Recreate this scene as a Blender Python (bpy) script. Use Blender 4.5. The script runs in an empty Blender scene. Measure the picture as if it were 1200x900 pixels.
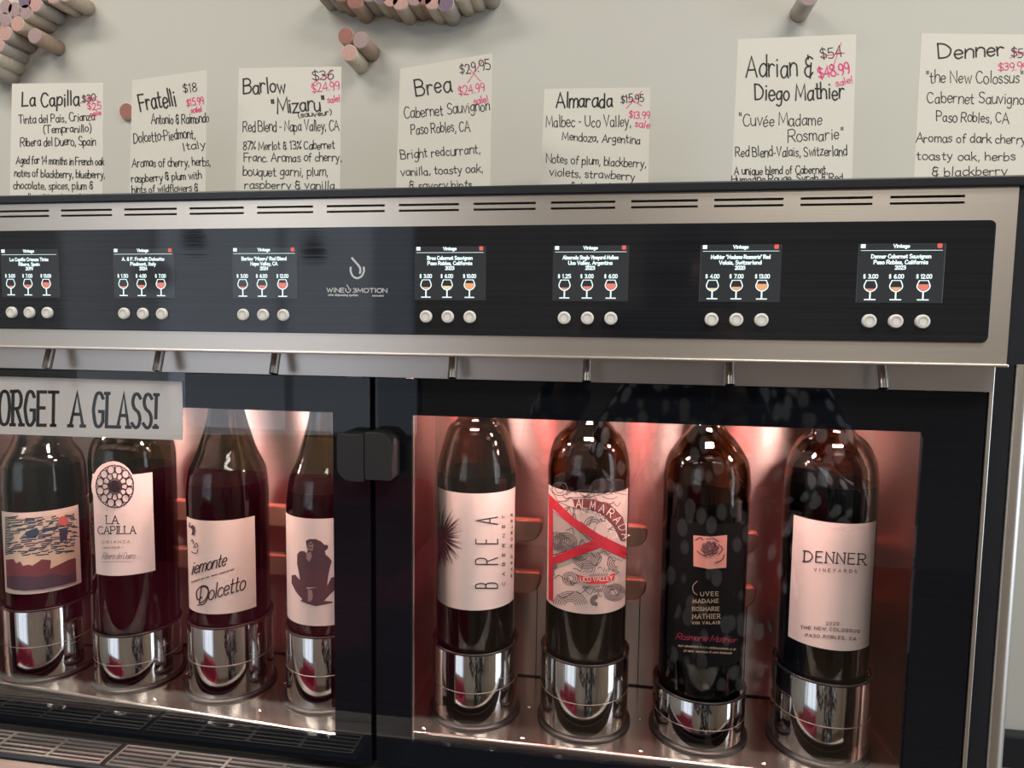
import bpy, bmesh, math, random
from math import sin, cos, pi, radians, sqrt, atan2
from mathutils import Vector, Matrix
from mathutils.geometry import tessellate_polygon

random.seed(7)
SC = bpy.context.scene
COL = SC.collection

# ------------------------------------------------------------------ camera
FPX = 772.18
CAM = Vector((.1237, -.4899, -.0098))
def _axes(yaw, pit, rol):
    f = Vector((sin(yaw)*cos(pit), cos(yaw)*cos(pit), sin(pit)))
    r = Vector((cos(yaw), -sin(yaw), 0)); u = r.cross(f)
    return r*cos(rol)+u*sin(rol), -r*sin(rol)+u*cos(rol), f
AXR, AXU, AXF = _axes(-.1503, -.0808, .0131)
cd = bpy.data.cameras.new('camera'); cam = bpy.data.objects.new('camera', cd); COL.objects.link(cam)
cd.sensor_fit = 'HORIZONTAL'; cd.sensor_width = 36; cd.lens = 36*FPX/1200
cd.clip_start = .01; cd.clip_end = 60
m = Matrix((AXR, AXU, -AXF)).transposed().to_4x4(); m.translation = CAM
cam.matrix_world = m
SC.camera = cam

# ------------------------------------------------------------------ light and exposure
SC.view_settings.view_transform = 'Standard'
SC.view_settings.look = 'None'
SC.view_settings.exposure = 0.0
SC.view_settings.gamma = 1.0
SC.view_settings.use_curve_mapping = False
SC.cycles.max_bounces = 10
SC.cycles.transmission_bounces = 8
SC.cycles.transparent_max_bounces = 16
SC.cycles.caustics_reflective = False
SC.cycles.caustics_refractive = False
SC.cycles.sample_clamp_indirect = 4.0
w = bpy.data.worlds.new('sky'); SC.world = w; w.use_nodes = True
w.node_tree.nodes['Background'].inputs[0].default_value = (.72, .84, 1, 1)
w.node_tree.nodes['Background'].inputs[1].default_value = 1.2

def area(name, loc, target, sx, sy, col, energy, spread=180):
    l = bpy.data.lights.new(name, 'AREA'); l.shape = 'RECTANGLE'; l.size = sx; l.size_y = sy
    l.color = col; l.energy = energy; l.spread = radians(spread)
    o = bpy.data.objects.new(name, l); COL.objects.link(o); o.location = loc
    o.rotation_euler = (Vector(target)-Vector(loc)).to_track_quat('-Z', 'Y').to_euler()
    return o
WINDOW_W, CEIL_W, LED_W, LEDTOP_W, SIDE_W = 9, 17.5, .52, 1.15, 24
area('window_daylight', (-2.3, -3.3, .15), (-1.6, 0, .1), 1.9, 1.7, (.80, .90, 1), WINDOW_W)
CEIL_POS = ((-1.1, -1.5), (.9, -1.5), (-1.1, -.45), (.9, -.45))
for cx, cy in CEIL_POS:
    area('ceiling_lamp_light', (cx, cy, 1.27), (cx, cy, 0), 1.1, .28, (1, .945, .85), CEIL_W)
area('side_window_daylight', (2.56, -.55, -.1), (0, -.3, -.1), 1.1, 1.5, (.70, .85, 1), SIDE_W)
PINK = (1, .60, .53)

# ------------------------------------------------------------------ helpers
def ray(x, y):
    return AXF + AXR*((x-600)/FPX) - AXU*((y-450)/FPX)
def at_y(x, y, Y=0.):
    d = ray(x, y); return CAM + d*((Y-CAM.y)/d.y)
def at_z(x, y, Z):
    d = ray(x, y); return CAM + d*((Z-CAM.z)/d.z)

_mats = {}
def mat(name, color=(.8, .8, .8), rough=.5, metal=0., emit=None, estr=0., trans=0., ior=1.45, coat=0., spec=.5,
        noise=None, bump=None, aniso=0.):
    """noise=(scale xyz, amount, second colour), bump=(scale xyz, strength)"""
    if name in _mats: return _mats[name]
    mt = bpy.data.materials.new(name); mt.use_nodes = True
    nt = mt.node_tree; b = nt.nodes['Principled BSDF']
    b.inputs['Base Color'].default_value = (*color, 1)
    b.inputs['Roughness'].default_value = rough
    b.inputs['Metallic'].default_value = metal
    b.inputs['IOR'].default_value = ior
    b.inputs['Transmission Weight'].default_value = trans
    b.inputs['Coat Weight'].default_value = coat
    b.inputs['Specular IOR Level'].default_value = spec
    b.inputs['Anisotropic'].default_value = aniso; b.inputs['Anisotropic Rotation'].default_value = .25 if aniso else 0
    if emit:
        b.inputs['Emission Color'].default_value = (*emit, 1); b.inputs['Emission Strength'].default_value = estr
    def tex(scale, detail=4):
        tc = nt.nodes.new('ShaderNodeTexCoord'); mp = nt.nodes.new('ShaderNodeMapping'); n = nt.nodes.new('ShaderNodeTexNoise')
        mp.inputs['Scale'].default_value = scale; n.inputs['Scale'].default_value = 1; n.inputs['Detail'].default_value = detail
        nt.links.new(tc.outputs['Object'], mp.inputs[0]); nt.links.new(mp.outputs[0], n.inputs['Vector'])
        return n
    if noise:
        n = tex(noise[0]); r = nt.nodes.new('ShaderNodeValToRGB')
        r.color_ramp.elements[0].position = .5-noise[1]; r.color_ramp.elements[1].position = .5+noise[1]
        r.color_ramp.elements[0].color = (*color, 1); r.color_ramp.elements[1].color = (*noise[2], 1)
        nt.links.new(n.outputs[0], r.inputs[0]); nt.links.new(r.outputs[0], b.inputs['Base Color'])
    if bump:
        n = tex(bump[0], 2); bp = nt.nodes.new('ShaderNodeBump'); bp.inputs['Strength'].default_value = bump[1]
        bp.inputs['Distance'].default_value = .001
        nt.links.new(n.outputs[0], bp.inputs['Height']); nt.links.new(bp.outputs[0], b.inputs['Normal'])
    _mats[name] = mt
    return mt
def pane_mat(name, tint, extra=0., ior=1.5):
    mt = bpy.data.materials.new(name); mt.use_nodes = True; nt = mt.node_tree
    nt.nodes.remove(nt.nodes['Principled BSDF'])
    t = nt.nodes.new('ShaderNodeBsdfTransparent'); t.inputs[0].default_value = (*tint, 1)
    g = nt.nodes.new('ShaderNodeBsdfGlossy'); g.inputs['Roughness'].default_value = .0
    # Fresnel reflectance of a thin pane, the same from either side
    ge = nt.nodes.new('ShaderNodeNewGeometry'); dt = nt.nodes.new('ShaderNodeVectorMath'); dt.operation = 'DOT_PRODUCT'
    nt.links.new(ge.outputs['Incoming'], dt.inputs[0]); nt.links.new(ge.outputs['Normal'], dt.inputs[1])
    def mth(op, a, b=None):
        n = nt.nodes.new('ShaderNodeMath'); n.operation = op
        for k, v in enumerate((a, b)):
            if v is None: continue
            if isinstance(v, (int, float)): n.inputs[k].default_value = v
            else: nt.links.new(v, n.inputs[k])
        return n.outputs[0]
    f0 = ((ior-1)/(ior+1))**2
    fr = mth('ADD', mth('MULTIPLY', mth('POWER', mth('SUBTRACT', 1.0, mth('ABSOLUTE', dt.outputs['Value'])), 5.0), 1-f0), f0)
    mx = nt.nodes.new('ShaderNodeMixShader')
    nt.links.new(fr, mx.inputs[0]); nt.links.new(t.outputs[0], mx.inputs[1]); nt.links.new(g.outputs[0], mx.inputs[2])
    nt.links.new(mx.outputs[0], nt.nodes['Material Output'].inputs[0])
    return mt

M = dict(
    wall=mat('wall_paint', (.55, .54, .485), .85, noise=((3, 3, 3), .4, (.57, .56, .515)), bump=((90, 90, 90), .06)),
    card=mat('card_paper', (.67, .65, .585), .8, noise=((40, 40, 40), .5, (.65, .63, .565))),
    ink=mat('black_ink', (.015, .014, .016), .6),
    pinkink=mat('pink_ink', (.72, .06, .22), .6),
    steel=mat('brushed_steel', (.66, .60, .535), .40, 1, aniso=.5, noise=((3, 3, 900), .35, (.66, .62, .575)), bump=((4, 4, 1500), .05)),
    steelv=mat('brushed_steel_lining', (.50, .47, .44), .36, 1, aniso=.9, noise=((3, 3, 420), .4, (.58, .54, .505)), bump=((3, 3, 600), .04)),
    floorsteel=mat('shelf_steel', (.62, .57, .53), .20, 1, noise=((4, 500, 500), .4, (.68, .62, .58)), bump=((4, 500, 500), .04)),
    chrome=mat('polished_steel', (.58, .55, .53), .07, 1, noise=((2, 2, 50), .5, (.62, .59, .57))),
    blackglass=mat('black_glass', (.006, .007, .010), .03, spec=.3, noise=((2, 2, 700), .35, (.011, .012, .016))),
    panelglass=mat('striped_black_glass', (.009, .010, .013), .05, noise=((1, 1, 900), .25, (.020, .021, .025)), bump=((.5, .5, 700), .03)),
    trim=mat('black_trim', (.015, .017, .022), .35, noise=((60, 60, 60), .5, (.018, .020, .025))),
    dark=mat('black_void', (.004, .004, .005), .6),
    rubber=mat('black_rubber', (.010, .010, .011), .35),
    handle=mat('dark_plastic', (.016, .016, .016), .5, bump=((900, 900, 900), .05)),
    button=mat('button_plastic', (.80, .78, .73), .5), buttonring=mat('button_ring', (.58, .56, .52), .5),
    logo=mat('logo_print', (.62, .63, .65), .4),
    textglow=mat('screen_white', (.1, .1, .1), .4, emit=(.82, 1, 1), estr=1.15),
    screen=mat('screen_ground', (.010, .011, .014), .06, emit=(.88, .94, 1), estr=.03),
    redglow=mat('screen_red', (.1, .02, .02), .4, emit=(1, .16, .13), estr=.75),
    wineglow=mat('screen_wine_red', (.1, .02, .02), .4, emit=(.95, .27, .20), estr=.8),
    orangeglow=mat('screen_wine_orange', (.1, .05, .02), .4, emit=(1, .45, .20), estr=.85),
    goldglow=mat('screen_wine_gold', (.1, .06, .02), .4, emit=(1, .85, .45), estr=.85),
    copper=mat('bottle_rest_metal', (.66, .40, .30), .35, .6, noise=((60, 60, 60), .5, (.70, .44, .34))),
    led=mat('led_pink', (.2, .1, .1), .4, emit=(1, .50, .42), estr=22),
    door_pane=pane_mat('door_pane_glass', (.985, .985, .985), ior=1.58),
    lami=pane_mat('laminate_film', (1, 1, 1), ior=1.35),
        bglass=mat('bottle_glass_olive', (.27, .25, .15), .0, trans=1, ior=1.5),
    bglassb=mat('bottle_glass_brown', (.36, .23, .11), .0, trans=1, ior=1.5),
    wine=mat('red_wine', (.006, .002, .003), .3, spec=.1),
    paper=mat('label_paper', (.80, .71, .67), .7, noise=((300, 300, 300), .5, (.78, .69, .65))),
    counter=mat('counter_top', (.10, .22, .22), .4),
    beige=mat('base_steel', (.50, .45, .38), .35, .6),
)

def obj(name, bm, m, parent=None, smooth=False, **props):
    me = bpy.data.meshes.new(name); bm.normal_update(); bm.to_mesh(me); bm.free()
    o = bpy.data.objects.new(name, me); COL.objects.link(o)
    for k in (m if isinstance(m, (list, tuple)) else [m]): me.materials.append(k)
    if smooth:
        for p in me.polygons: p.use_smooth = True
        me.set_sharp_from_angle(angle=radians(38))
    if parent:
        wl = world_loc(parent)
        for v in me.vertices: v.co -= wl
        o.parent = parent
    for k, v in props.items(): o[k] = v
    return o
def world_loc(o):
    v = Vector((0, 0, 0))
    while o: v = v + o.location; o = o.parent
    return v
def thing(name, loc, label, cat, group=None):
    o = bpy.data.objects.new(name, None); COL.objects.link(o); o.location = loc; o.empty_display_size = .02
    tag(o, label, cat, group); return o
def tag(o, label, cat, group=None):
    o['label'] = label; o['category'] = cat
    if group: o['group'] = group
    return o
def struct(o):
    o['kind'] = 'structure'; return o

def box(bm, x0, x1, y0, y1, z0, z1, bev=0., seg=2):
    r = bmesh.ops.create_cube(bm, size=1)
    for v in r['verts']:
        v.co = Vector(((x0+x1)/2+v.co.x*(x1-x0), (y0+y1)/2+v.co.y*(y1-y0), (z0+z1)/2+v.co.z*(z1-z0)))
    if bev:
        es = list({e for v in r['verts'] for e in v.link_edges})
        bmesh.ops.bevel(bm, geom=es, offset=bev, segments=seg, affect='EDGES', profile=.5)
    return bm
def lathe(bm, prof, c, seg=64, axis='Z'):
    """prof: list of (r, h) ; closed at r==0 ends"""
    rings = []
    for r, h in prof:
        ring = []
        n = 1 if r < 1e-6 else seg
        for k in range(n):
            a = 2*pi*k/seg
            if axis == 'Z': p = Vector((r*cos(a), r*sin(a), h))
            elif axis == 'Y': p = Vector((r*cos(a), h, r*sin(a)))
            ring.append(bm.verts.new(Vector(c)+p))
        rings.append(ring)
    for a, b in zip(rings, rings[1:]):
        for k in range(seg):
            if len(a) == 1 and len(b) == 1: continue
            if len(a) == 1: f = (a[0], b[(k+1) % seg], b[k])
            elif len(b) == 1: f = (a[k], a[(k+1) % seg], b[0])
            else: f = (a[k], a[(k+1) % seg], b[(k+1) % seg], b[k])
            bm.faces.new(f)
    bmesh.ops.recalc_face_normals(bm, faces=bm.faces)
    return bm
def tube(bm, p0, p1, r, seg=20, r1=None, caps=True):
    p0, p1 = Vector(p0), Vector(p1); d = (p1-p0).normalized(); r1 = r if r1 is None else r1
    a = d.orthogonal().normalized(); b = d.cross(a)
    A = [bm.verts.new(p0+(a*cos(2*pi*k/seg)+b*sin(2*pi*k/seg))*r) for k in range(seg)]
    B = [bm.verts.new(p1+(a*cos(2*pi*k/seg)+b*sin(2*pi*k/seg))*r1) for k in range(seg)]
    for k in range(seg): bm.faces.new((A[k], A[(k+1) % seg], B[(k+1) % seg], B[k]))
    if caps: bm.faces.new(A[::-1]); bm.faces.new(B)
    return bm
def rounded_rect(x0, x1, z0, z1, r, n=6, corners=(1, 1, 1, 1)):
    """corners: bottom-left, bottom-right, top-right, top-left radii factors; counter-clockwise in x,z"""
    pts = []
    for (cx, cz, a0, k) in ((x0, z0, pi, 0), (x1, z0, 1.5*pi, 1), (x1, z1, 0, 2), (x0, z1, .5*pi, 3)):
        rr = r*corners[k]
        if rr < 1e-6: pts.append((cx, cz)); continue
        ox = cx+rr if k in (0, 3) else cx-rr; oz = cz+rr if k in (0, 1) else cz-rr
        for i in range(n+1):
            a = a0+.5*pi*i/n; pts.append((ox+rr*cos(a), oz+rr*sin(a)))
    return pts
def prism(bm, pts, y0, y1, bev=0.):
    """pts in x,z counter-clockwise seen from -Y; extruded from y0 (front) to y1"""
    A = [bm.verts.new((x, y0, z)) for x, z in pts]; B = [bm.verts.new((x, y1, z)) for x, z in pts]
    n = len(pts); ft = bm.faces.new(A); bm.faces.new(B[::-1])
    for k in range(n): bm.faces.new((A[(k+1) % n], A[k], B[k], B[(k+1) % n]))
    bmesh.ops.recalc_face_normals(bm, faces=bm.faces)
    if bev: bmesh.ops.bevel(bm, geom=list(ft.edges), offset=bev, segments=2, affect='EDGES', profile=.5)
    return bm

# ------------------------------------------------------------------ stroke lettering
GL = {
 'A':'8|0,0 4,10 8,0;1.5,3.5 6.5,3.5','B':'7|0,0 0,10;~0,10 4,10 6.2,8 5,5.8 0,5.3;~0,5.3 5,5.2 7,3 5.3,.3 0,0',
 'C':'7|~7,8.5 5,10 2,9.5 .2,6 .2,4 2,.5 5,0 7,1.5','D':'7.5|0,0 0,10;~0,10 4,9.5 7,7 7.5,5 6.5,2.2 4,.4 0,0',
 'E':'6|6,10 0,10 0,0 6,0;0,5.2 5,5.2','F':'6|6,10 0,10 0,0;0,5.2 5,5.2',
 'G':'7.5|~7,8.5 5,10 2,9.5 .2,6 .2,4 2,.5 5,0 7.3,1.5;7.3,1.5 7.3,4.5 4.5,4.5','H':'7|0,0 0,10;7,0 7,10;0,5.2 7,5.2',
 'I':'2|1,0 1,10','J':'5|~5,10 5,3 4,.4 2,0 0,1.5','K':'7|0,0 0,10;6.5,10 0,4.5;2,6 7,0','L':'6|0,10 0,0 6,0',
 'M':'9|0,0 .8,10 4.5,2 8.2,10 9,0','N':'7|0,0 0,10 7,0 7,10','O':'8|~4,10 1.2,9 0,5 1.2,1 4,0 6.8,1 8,5 6.8,9 4,10',
 'P':'6.5|0,0 0,10;~0,10 4.5,10 6.5,7.8 5,5.2 0,4.8','Q':'8|~4,10 1.2,9 0,5 1.2,1 4,0 6.8,1 8,5 6.8,9 4,10;5,2.5 8,-.5',
 'R':'7|0,0 0,10;~0,10 4.5,10 6.5,7.8 5,5.2 0,4.8;3,4.8 7,0','S':'6|~6,8.8 4,10 1.5,9.7 .3,7.8 1.5,5.8 4.5,4.6 6,2.7 5,.5 2.5,0 0,1.2',
 'T':'7|0,10 7,10;3.5,10 3.5,0','U':'7|~0,10 0,3.5 1.2,.7 3.5,0 5.8,.7 7,3.5 7,10','V':'7|0,10 3.5,0 7,10',
 'W':'10|0,10 2.5,0 5,8.5 7.5,0 10,10','X':'7|0,0 7,10;0,10 7,0','Y':'7|0,10 3.5,5 7,10;3.5,5 3.5,0','Z':'7|0,10 7,10 0,0 7,0',
 'a':'5.5|~5,5 3.2,6 1.2,5.2 .1,3 1,.6 2.6,.1 4.3,1.4 5,4;~5,6 5,1.6 5.6,.1','b':'5.2|0,10 0,0;~0,3 1.2,5.4 3,6 4.8,4.8 5.1,3 4.6,.9 2.8,0 0,.8',
 'c':'4.6|~4.6,4.9 3,6 1,5.2 .1,3 1,.7 3,.1 4.6,1.1','d':'5.5|~5,4.6 3.2,6 1.2,5.2 .1,3 1,.7 2.6,.1 4.3,1.2 5,3;5,10 5,0',
 'e':'5|~.3,3 4.8,3.4 4.4,5.2 2.8,6 1,5.2 .1,3 1,.7 2.8,.1 4.7,1.2','f':'4|~4,9.4 2.9,10 1.7,9 1.5,6 1.5,0;0,6 3.5,6',
 'g':'5.2|~5,4.8 3.2,6 1.2,5.2 .2,3.2 1,1.2 2.6,.8 4.3,1.8 5,4;~5,6 5,0 4.4,-2.8 2.4,-3.6 .4,-2.6','h':'5|0,10 0,0;~0,3 1.3,5.4 3,6 4.6,5 4.9,3 4.9,0',
 'i':'1.6|.8,6 .8,0;.7,8.2 .9,8.5','j':'2.4|~2,6 2,-1 1.2,-3.2 -.6,-3;2,8.2 2.1,8.5','k':'4.8|0,10 0,0;4.2,6 0,2.4;1.5,3.6 4.8,0','l':'1.6|.8,10 .8,0',
 'm':'7.6|0,6 0,0;~0,3.5 1,5.6 2.4,6 3.6,5 3.8,3 3.8,0;~3.8,3.5 4.8,5.6 6.2,6 7.4,5 7.6,3 7.6,0','n':'5|0,6 0,0;~0,3.2 1.3,5.5 3,6 4.6,5 4.9,3 4.9,0',
 'o':'5.2|~2.6,6 .8,5.2 0,3 .8,.8 2.6,0 4.4,.8 5.2,3 4.4,5.2 2.6,6','p':'5.2|0,6 0,-3.6;~0,3.5 1.2,5.5 3,6 4.8,4.8 5.1,3 4.6,.9 2.8,.1 0,1',
 'q':'5.2|~5,4.8 3.2,6 1.2,5.2 .2,3 1,.8 2.6,.2 4.3,1.4 5,3.6;5,6 5,-3.6','r':'4|0,6 0,0;~0,3.2 1,5.2 2.4,6 4,5.4',
 's':'4.2|~4.1,5 2.8,6 1.1,5.8 .3,4.6 1.3,3.5 3,2.8 4.1,1.7 3.2,.2 1.6,0 0,.8','t':'3.8|~1.6,9 1.6,1.6 2.2,.2 3.8,.5;0,6 3.6,6',
 'u':'5|~0,6 0,2 .8,.4 2.2,0 3.9,1 4.8,3;4.8,6 4.8,0','v':'5|0,6 2.4,0 5,6','w':'7|0,6 1.8,0 3.5,5 5.2,0 7,6','x':'4.8|0,0 4.8,6;0,6 4.8,0',
 'y':'5|0,6 2.5,.3;~5,6 2.6,0 1.4,-3 0,-3.6','z':'4.8|0,6 4.8,6 0,0 4.8,0',
 'é':'5|~.3,3 4.8,3.4 4.4,5.2 2.8,6 1,5.2 .1,3 1,.7 2.8,.1 4.7,1.2;2.3,7.4 4,9.2',
 '0':'6|~3,10 .9,8.8 0,5 .9,1.2 3,0 5.1,1.2 6,5 5.1,8.8 3,10','1':'3|0,8 1.8,10 1.8,0','2':'6|~.3,7.8 1.2,9.6 3,10 5.2,9 5.4,6.8 3,3 0,0;0,0 6,0',
 '3':'5.6|~.2,9 2.5,10 5,8.8 4.6,6.2 2,5.4;~2,5.4 5,4.6 5.6,2.4 3.6,.2 0,.9','4':'6|4.5,0 4.5,10 0,3.2 6,3.2','5':'5.6|5.2,10 .8,10 .5,5.6;~.5,5.6 2.8,6.3 5.2,4.8 5.4,2.4 3.4,.2 0,.8',
 '6':'5.6|~5,9.2 3,9.6 .8,6.5 .2,3 1.4,.5 3,0 5,1.2 5.4,3.6 3.8,5.6 1.6,5.2 .4,3.6','7':'5.6|0,10 5.6,10 1.8,0',
 '8':'5.6|~2.8,10 .6,8.8 .8,6.6 2.8,5.4 5.2,3.6 5.2,1.2 2.8,0 .4,1.2 .4,3.6 2.8,5.4 4.8,6.6 5,8.8 2.8,10','9':'5.6|~5.2,6 3.2,4.4 .8,5.2 .2,7.6 1.6,9.8 3.8,9.8 5.2,7.8 5.2,5 4.6,1.6 3.4,0',
 '$':'6|~5.6,8 4,9.2 1.5,8.8 .5,7.4 1.5,5.8 4.5,4.6 5.7,3 5,1.2 2.5,.8 .2,2;3,10.6 3,-.6','%':'6.5|0,0 6.5,10;~1.2,9.4 .2,8.2 1.2,7 2.3,8.2 1.2,9.4;~5.3,3 4.3,1.8 5.3,.6 6.4,1.8 5.3,3',
 '&':'6|~5.6,8.6 3.4,9.6 1,8.4 1.4,6 4,5.2;~4,5.2 1,4.6 .2,2.4 1.8,.4 4,.4 5.8,2;4.6,6.6 4,-.6;2.2,10.4 2.6,8.6','.':'1.4|.6,0 .9,.3','.':'1.4|.6,0 .8,.5',
 ',':'1.6|1,.6 .4,-1.6','-':'3.4|.3,4 3,4','!':'1.6|.8,10 .8,3;.8,.2 .8,.8','"':'2.6|.4,10 .4,7.6;2,10 2,7.6',"'":'1|.4,10 .4,7.6','(':'2.6|~2.4,10.6 .6,7.6 .2,4 .9,.6 2.4,-2',
 ')':'2.6|~.2,10.6 2,7.6 2.4,4 1.7,.6 .2,-2','/':'4|0,0 4,10',' ':'2.4|','·':'2|.6,4 .9,4.4','°':'2|~1,10 .2,9 1,8 1.8,9 1,10',
}
def _catmull(p, n=4):
    closed = len(p) > 3 and (Vector(p[0])-Vector(p[-1])).length < 1e-6
    out = []
    L = len(p)
    for i in range(L-1):
        p1, p2 = Vector(p[i]), Vector(p[i+1])
        p0 = Vector(p[i-1]) if i else (Vector(p[L-2]) if closed else p1*2-p2)
        p3 = Vector(p[i+2]) if i+2 < L else (Vector(p[1]) if closed else p2*2-p1)
        for k in range(n):
            t = k/n
            out.append(.5*((2*p1)+(-p0+p2)*t+(2*p0-5*p1+4*p2-p3)*t*t+(-p0+3*p1-3*p2+p3)*t**3))
    out.append(Vector(p[-1])); return out
_gc = {}
def glyph(ch):
    if ch in _gc: return _gc[ch]
    wd, body = GL.get(ch, GL['-']).split('|'); st = []
    for s in body.split(';'):
        if not s: continue
        sm = s[0] == '~'; pts = [tuple(float(a) for a in q.split(',')) for q in s.lstrip('~').split()]
        st.append((_catmull(pts) if sm else [Vector(p) for p in pts], sm))
    _gc[ch] = (float(wd), st); return _gc[ch]
RND = random.Random(3)
def text(s, x0, y0, x1, y1, h, gap=1.8, jit=0., slant=0., serif=0., fit=True):
    """polylines (pixel-like 2D, y down) for s on the baseline (x0,y0)-(x1,y1), cap height h"""
    tot = sum(glyph(c)[0]+gap for c in s)-gap
    L = sqrt((x1-x0)**2+(y1-y0)**2); ux, uy = (x1-x0)/L, (y1-y0)/L; vx, vy = uy, -ux
    sx = L/tot if fit else h/10; sy = h/10; out = []; cx = 0 if fit else (L-tot*sx)/2/sx
    for c in s:
        wd, st = glyph(c)
        jy = RND.uniform(-jit, jit)*1.3; js = 1+RND.uniform(-jit, jit)*.14; jr = RND.uniform(-jit, jit)*.12; jx = RND.uniform(-jit, jit)*.4
        for pts, sm in st:
            q = []
            for p in pts:
                px, py = p[0]*js, p[1]*js
                px, py = px+py*(slant+jr), py+jy+(p[0]-wd/2)*jr
                X = (cx+jx+px)*sx; Y = py*sy
                q.append(Vector((x0+ux*X+vx*Y, y0+uy*X+vy*Y)))
            out.append(q)
            if serif and not sm:
                for e, nb in ((0, 1), (-1, -2)):
                    d = pts[e]-pts[nb]
                    if abs(d[1]) > abs(d[0])*1.2 and (abs(pts[e][1]) < .3 or pts[e][1] > 9.7):
                        X = (cx+pts[e][0]*js)*sx; Y = (pts[e][1]*js)*sy; k = serif*sy
                        out.append([Vector((x0+ux*(X-k)+vx*Y, y0+uy*(X-k)+vy*Y)), Vector((x0+ux*(X+k)+vx*Y, y0+uy*(X+k)+vy*Y))])
        cx += wd+gap
    return out
def squiggle(x0, y0, x1, y1, h):
    """a line of print too small to read: short irregular ticks"""
    r = random.Random(int(x0*7+y0)); out = []; L = sqrt((x1-x0)**2+(y1-y0)**2); t = 0
    while t < L:
        if r.random() < .84:
            a = h*r.uniform(.5, 1); f = t/L; g = min(1, (t+h*.35)/L)
            out.append([Vector((x0+(x1-x0)*f, y0+(y1-y0)*f)), Vector((x0+(x1-x0)*g, y0+(y1-y0)*g-a))])
        t += h*.55
    return out
def ribbon(bm, pts, wd, fn, maxseg=None, taper=False):
    """flat stroke of width wd along 2D points; fn maps 2D -> 3D"""
    P = [Vector(p) for p in pts]
    if maxseg:
        Q = [P[0]]
        for a, b in zip(P, P[1:]):
            n = max(1, math.ceil((b-a).length/maxseg))
            Q += [a+(b-a)*(k/n) for k in range(1, n+1)]
        P = Q
    P = [p for i, p in enumerate(P) if i == 0 or (p-P[i-1]).length > 1e-9]
    if len(P) < 2: return
    d0 = (P[1]-P[0]).normalized(); d1 = (P[-1]-P[-2]).normalized()
    P[0] = P[0]-d0*wd*.4; P[-1] = P[-1]+d1*wd*.4
    L, R = [], []
    for i, p in enumerate(P):
        a = (p-P[i-1]).normalized() if i else d0
        b = (P[i+1]-p).normalized() if i < len(P)-1 else d1
        t = a+b
        t = t.normalized() if t.length > 1e-4 else a
        n = Vector((-t.y, t.x)); k = 1/max(.45, abs(n.dot(Vector((-a.y, a.x)))))
        hw = wd*.5*k*(1-(i/(len(P)-1))*.85 if taper else 1)
        L.append(bm.verts.new(fn(p+n*hw))); R.append(bm.verts.new(fn(p-n*hw)))
    for i in range(len(P)-1): bm.faces.new((L[i], L[i+1], R[i+1], R[i]))
def fill(bm, pts, fn, maxlen=None):
    tris = [[Vector(pts[i]).to_2d() for i in t] for t in tessellate_polygon([[Vector((p[0], p[1], 0)) for p in pts]])]
    if maxlen:
        work, tris = tris, []
        while work:
            t = work.pop(); e = [(t[k]-t[(k+1) % 3]).length for k in range(3)]; k = e.index(max(e))
            if e[k] <= maxlen: tris.append(t); continue
            a, b, c = t[k], t[(k+1) % 3], t[(k+2) % 3]; mid = (a+b)/2
            work += [[a, mid, c], [mid, b, c]]
    for t in tris: bm.faces.new([bm.verts.new(fn(p)) for p in t])
    bmesh.ops.remove_doubles(bm, verts=bm.verts, dist=1e-7)
def face_front(bm):
    """turn every face of flat print towards the front (-Y)"""
    bm.normal_update()
    for f in bm.faces:
        if f.normal.y > 0: f.normal_flip()
def strokes(lines, wd, fn, **k):
    bm = bmesh.new()
    for l in lines: ribbon(bm, l, wd, fn, **k)
    face_front(bm); return bm
def plane_y(Y): return lambda p: at_y(p[0], p[1], Y)
def on_cyl(X, Y, r):
    ox, oy = CAM.x-X, CAM.y-Y
    def fn(p):
        d = ray(p[0], p[1]); a = d.x**2+d.y**2; b = ox*d.x+oy*d.y; c = ox*ox+oy*oy-r*r
        D = max(0, b*b-a*c); return CAM+d*((-b-sqrt(D))/a)
    return fn
def circle(cx, cy, rx, ry=None, a0=0, a1=360, n=24):
    ry = rx if ry is None else ry
    return [Vector((cx+rx*cos(radians(a0+(a1-a0)*k/n)), cy+ry*sin(radians(a0+(a1-a0)*k/n)))) for k in range(n+1)]

# ------------------------------------------------------------------ room shell
FLOOR, CEIL = -1.40, 1.30
XL, XR, YB, YF = -3.2, 2.6, .47, -3.6
def slab(name, *a, m=M['wall']):
    return struct(obj(name, box(bmesh.new(), *a), m))
slab('wall_back', XL-.1, XR+.1, YB, YB+.1, FLOOR, CEIL)
slab('wall_left', XL-.1, XL, YF, YB, FLOOR, CEIL)
slab('wall_right', XR, XR+.1, YF, YB, FLOOR, CEIL, m=mat('wall_paint_brown', (.50, .42, .34), .8, noise=((4, 4, 4), .4, (.53, .45, .37))))
slab('floor', XL-.1, XR+.1, YF-.1, YB+.1, FLOOR-.1, FLOOR, m=mat('floor_boards', (.10, .065, .045), .45, noise=((3, 30, 3), .4, (.15, .10, .07))))
slab('ceiling', XL-.1, XR+.1, YF-.1, YB+.1, CEIL, CEIL+.1, m=mat('ceiling_paint', (.55, .53, .49), .9, noise=((5, 5, 5), .4, (.57, .55, .51))))
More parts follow.
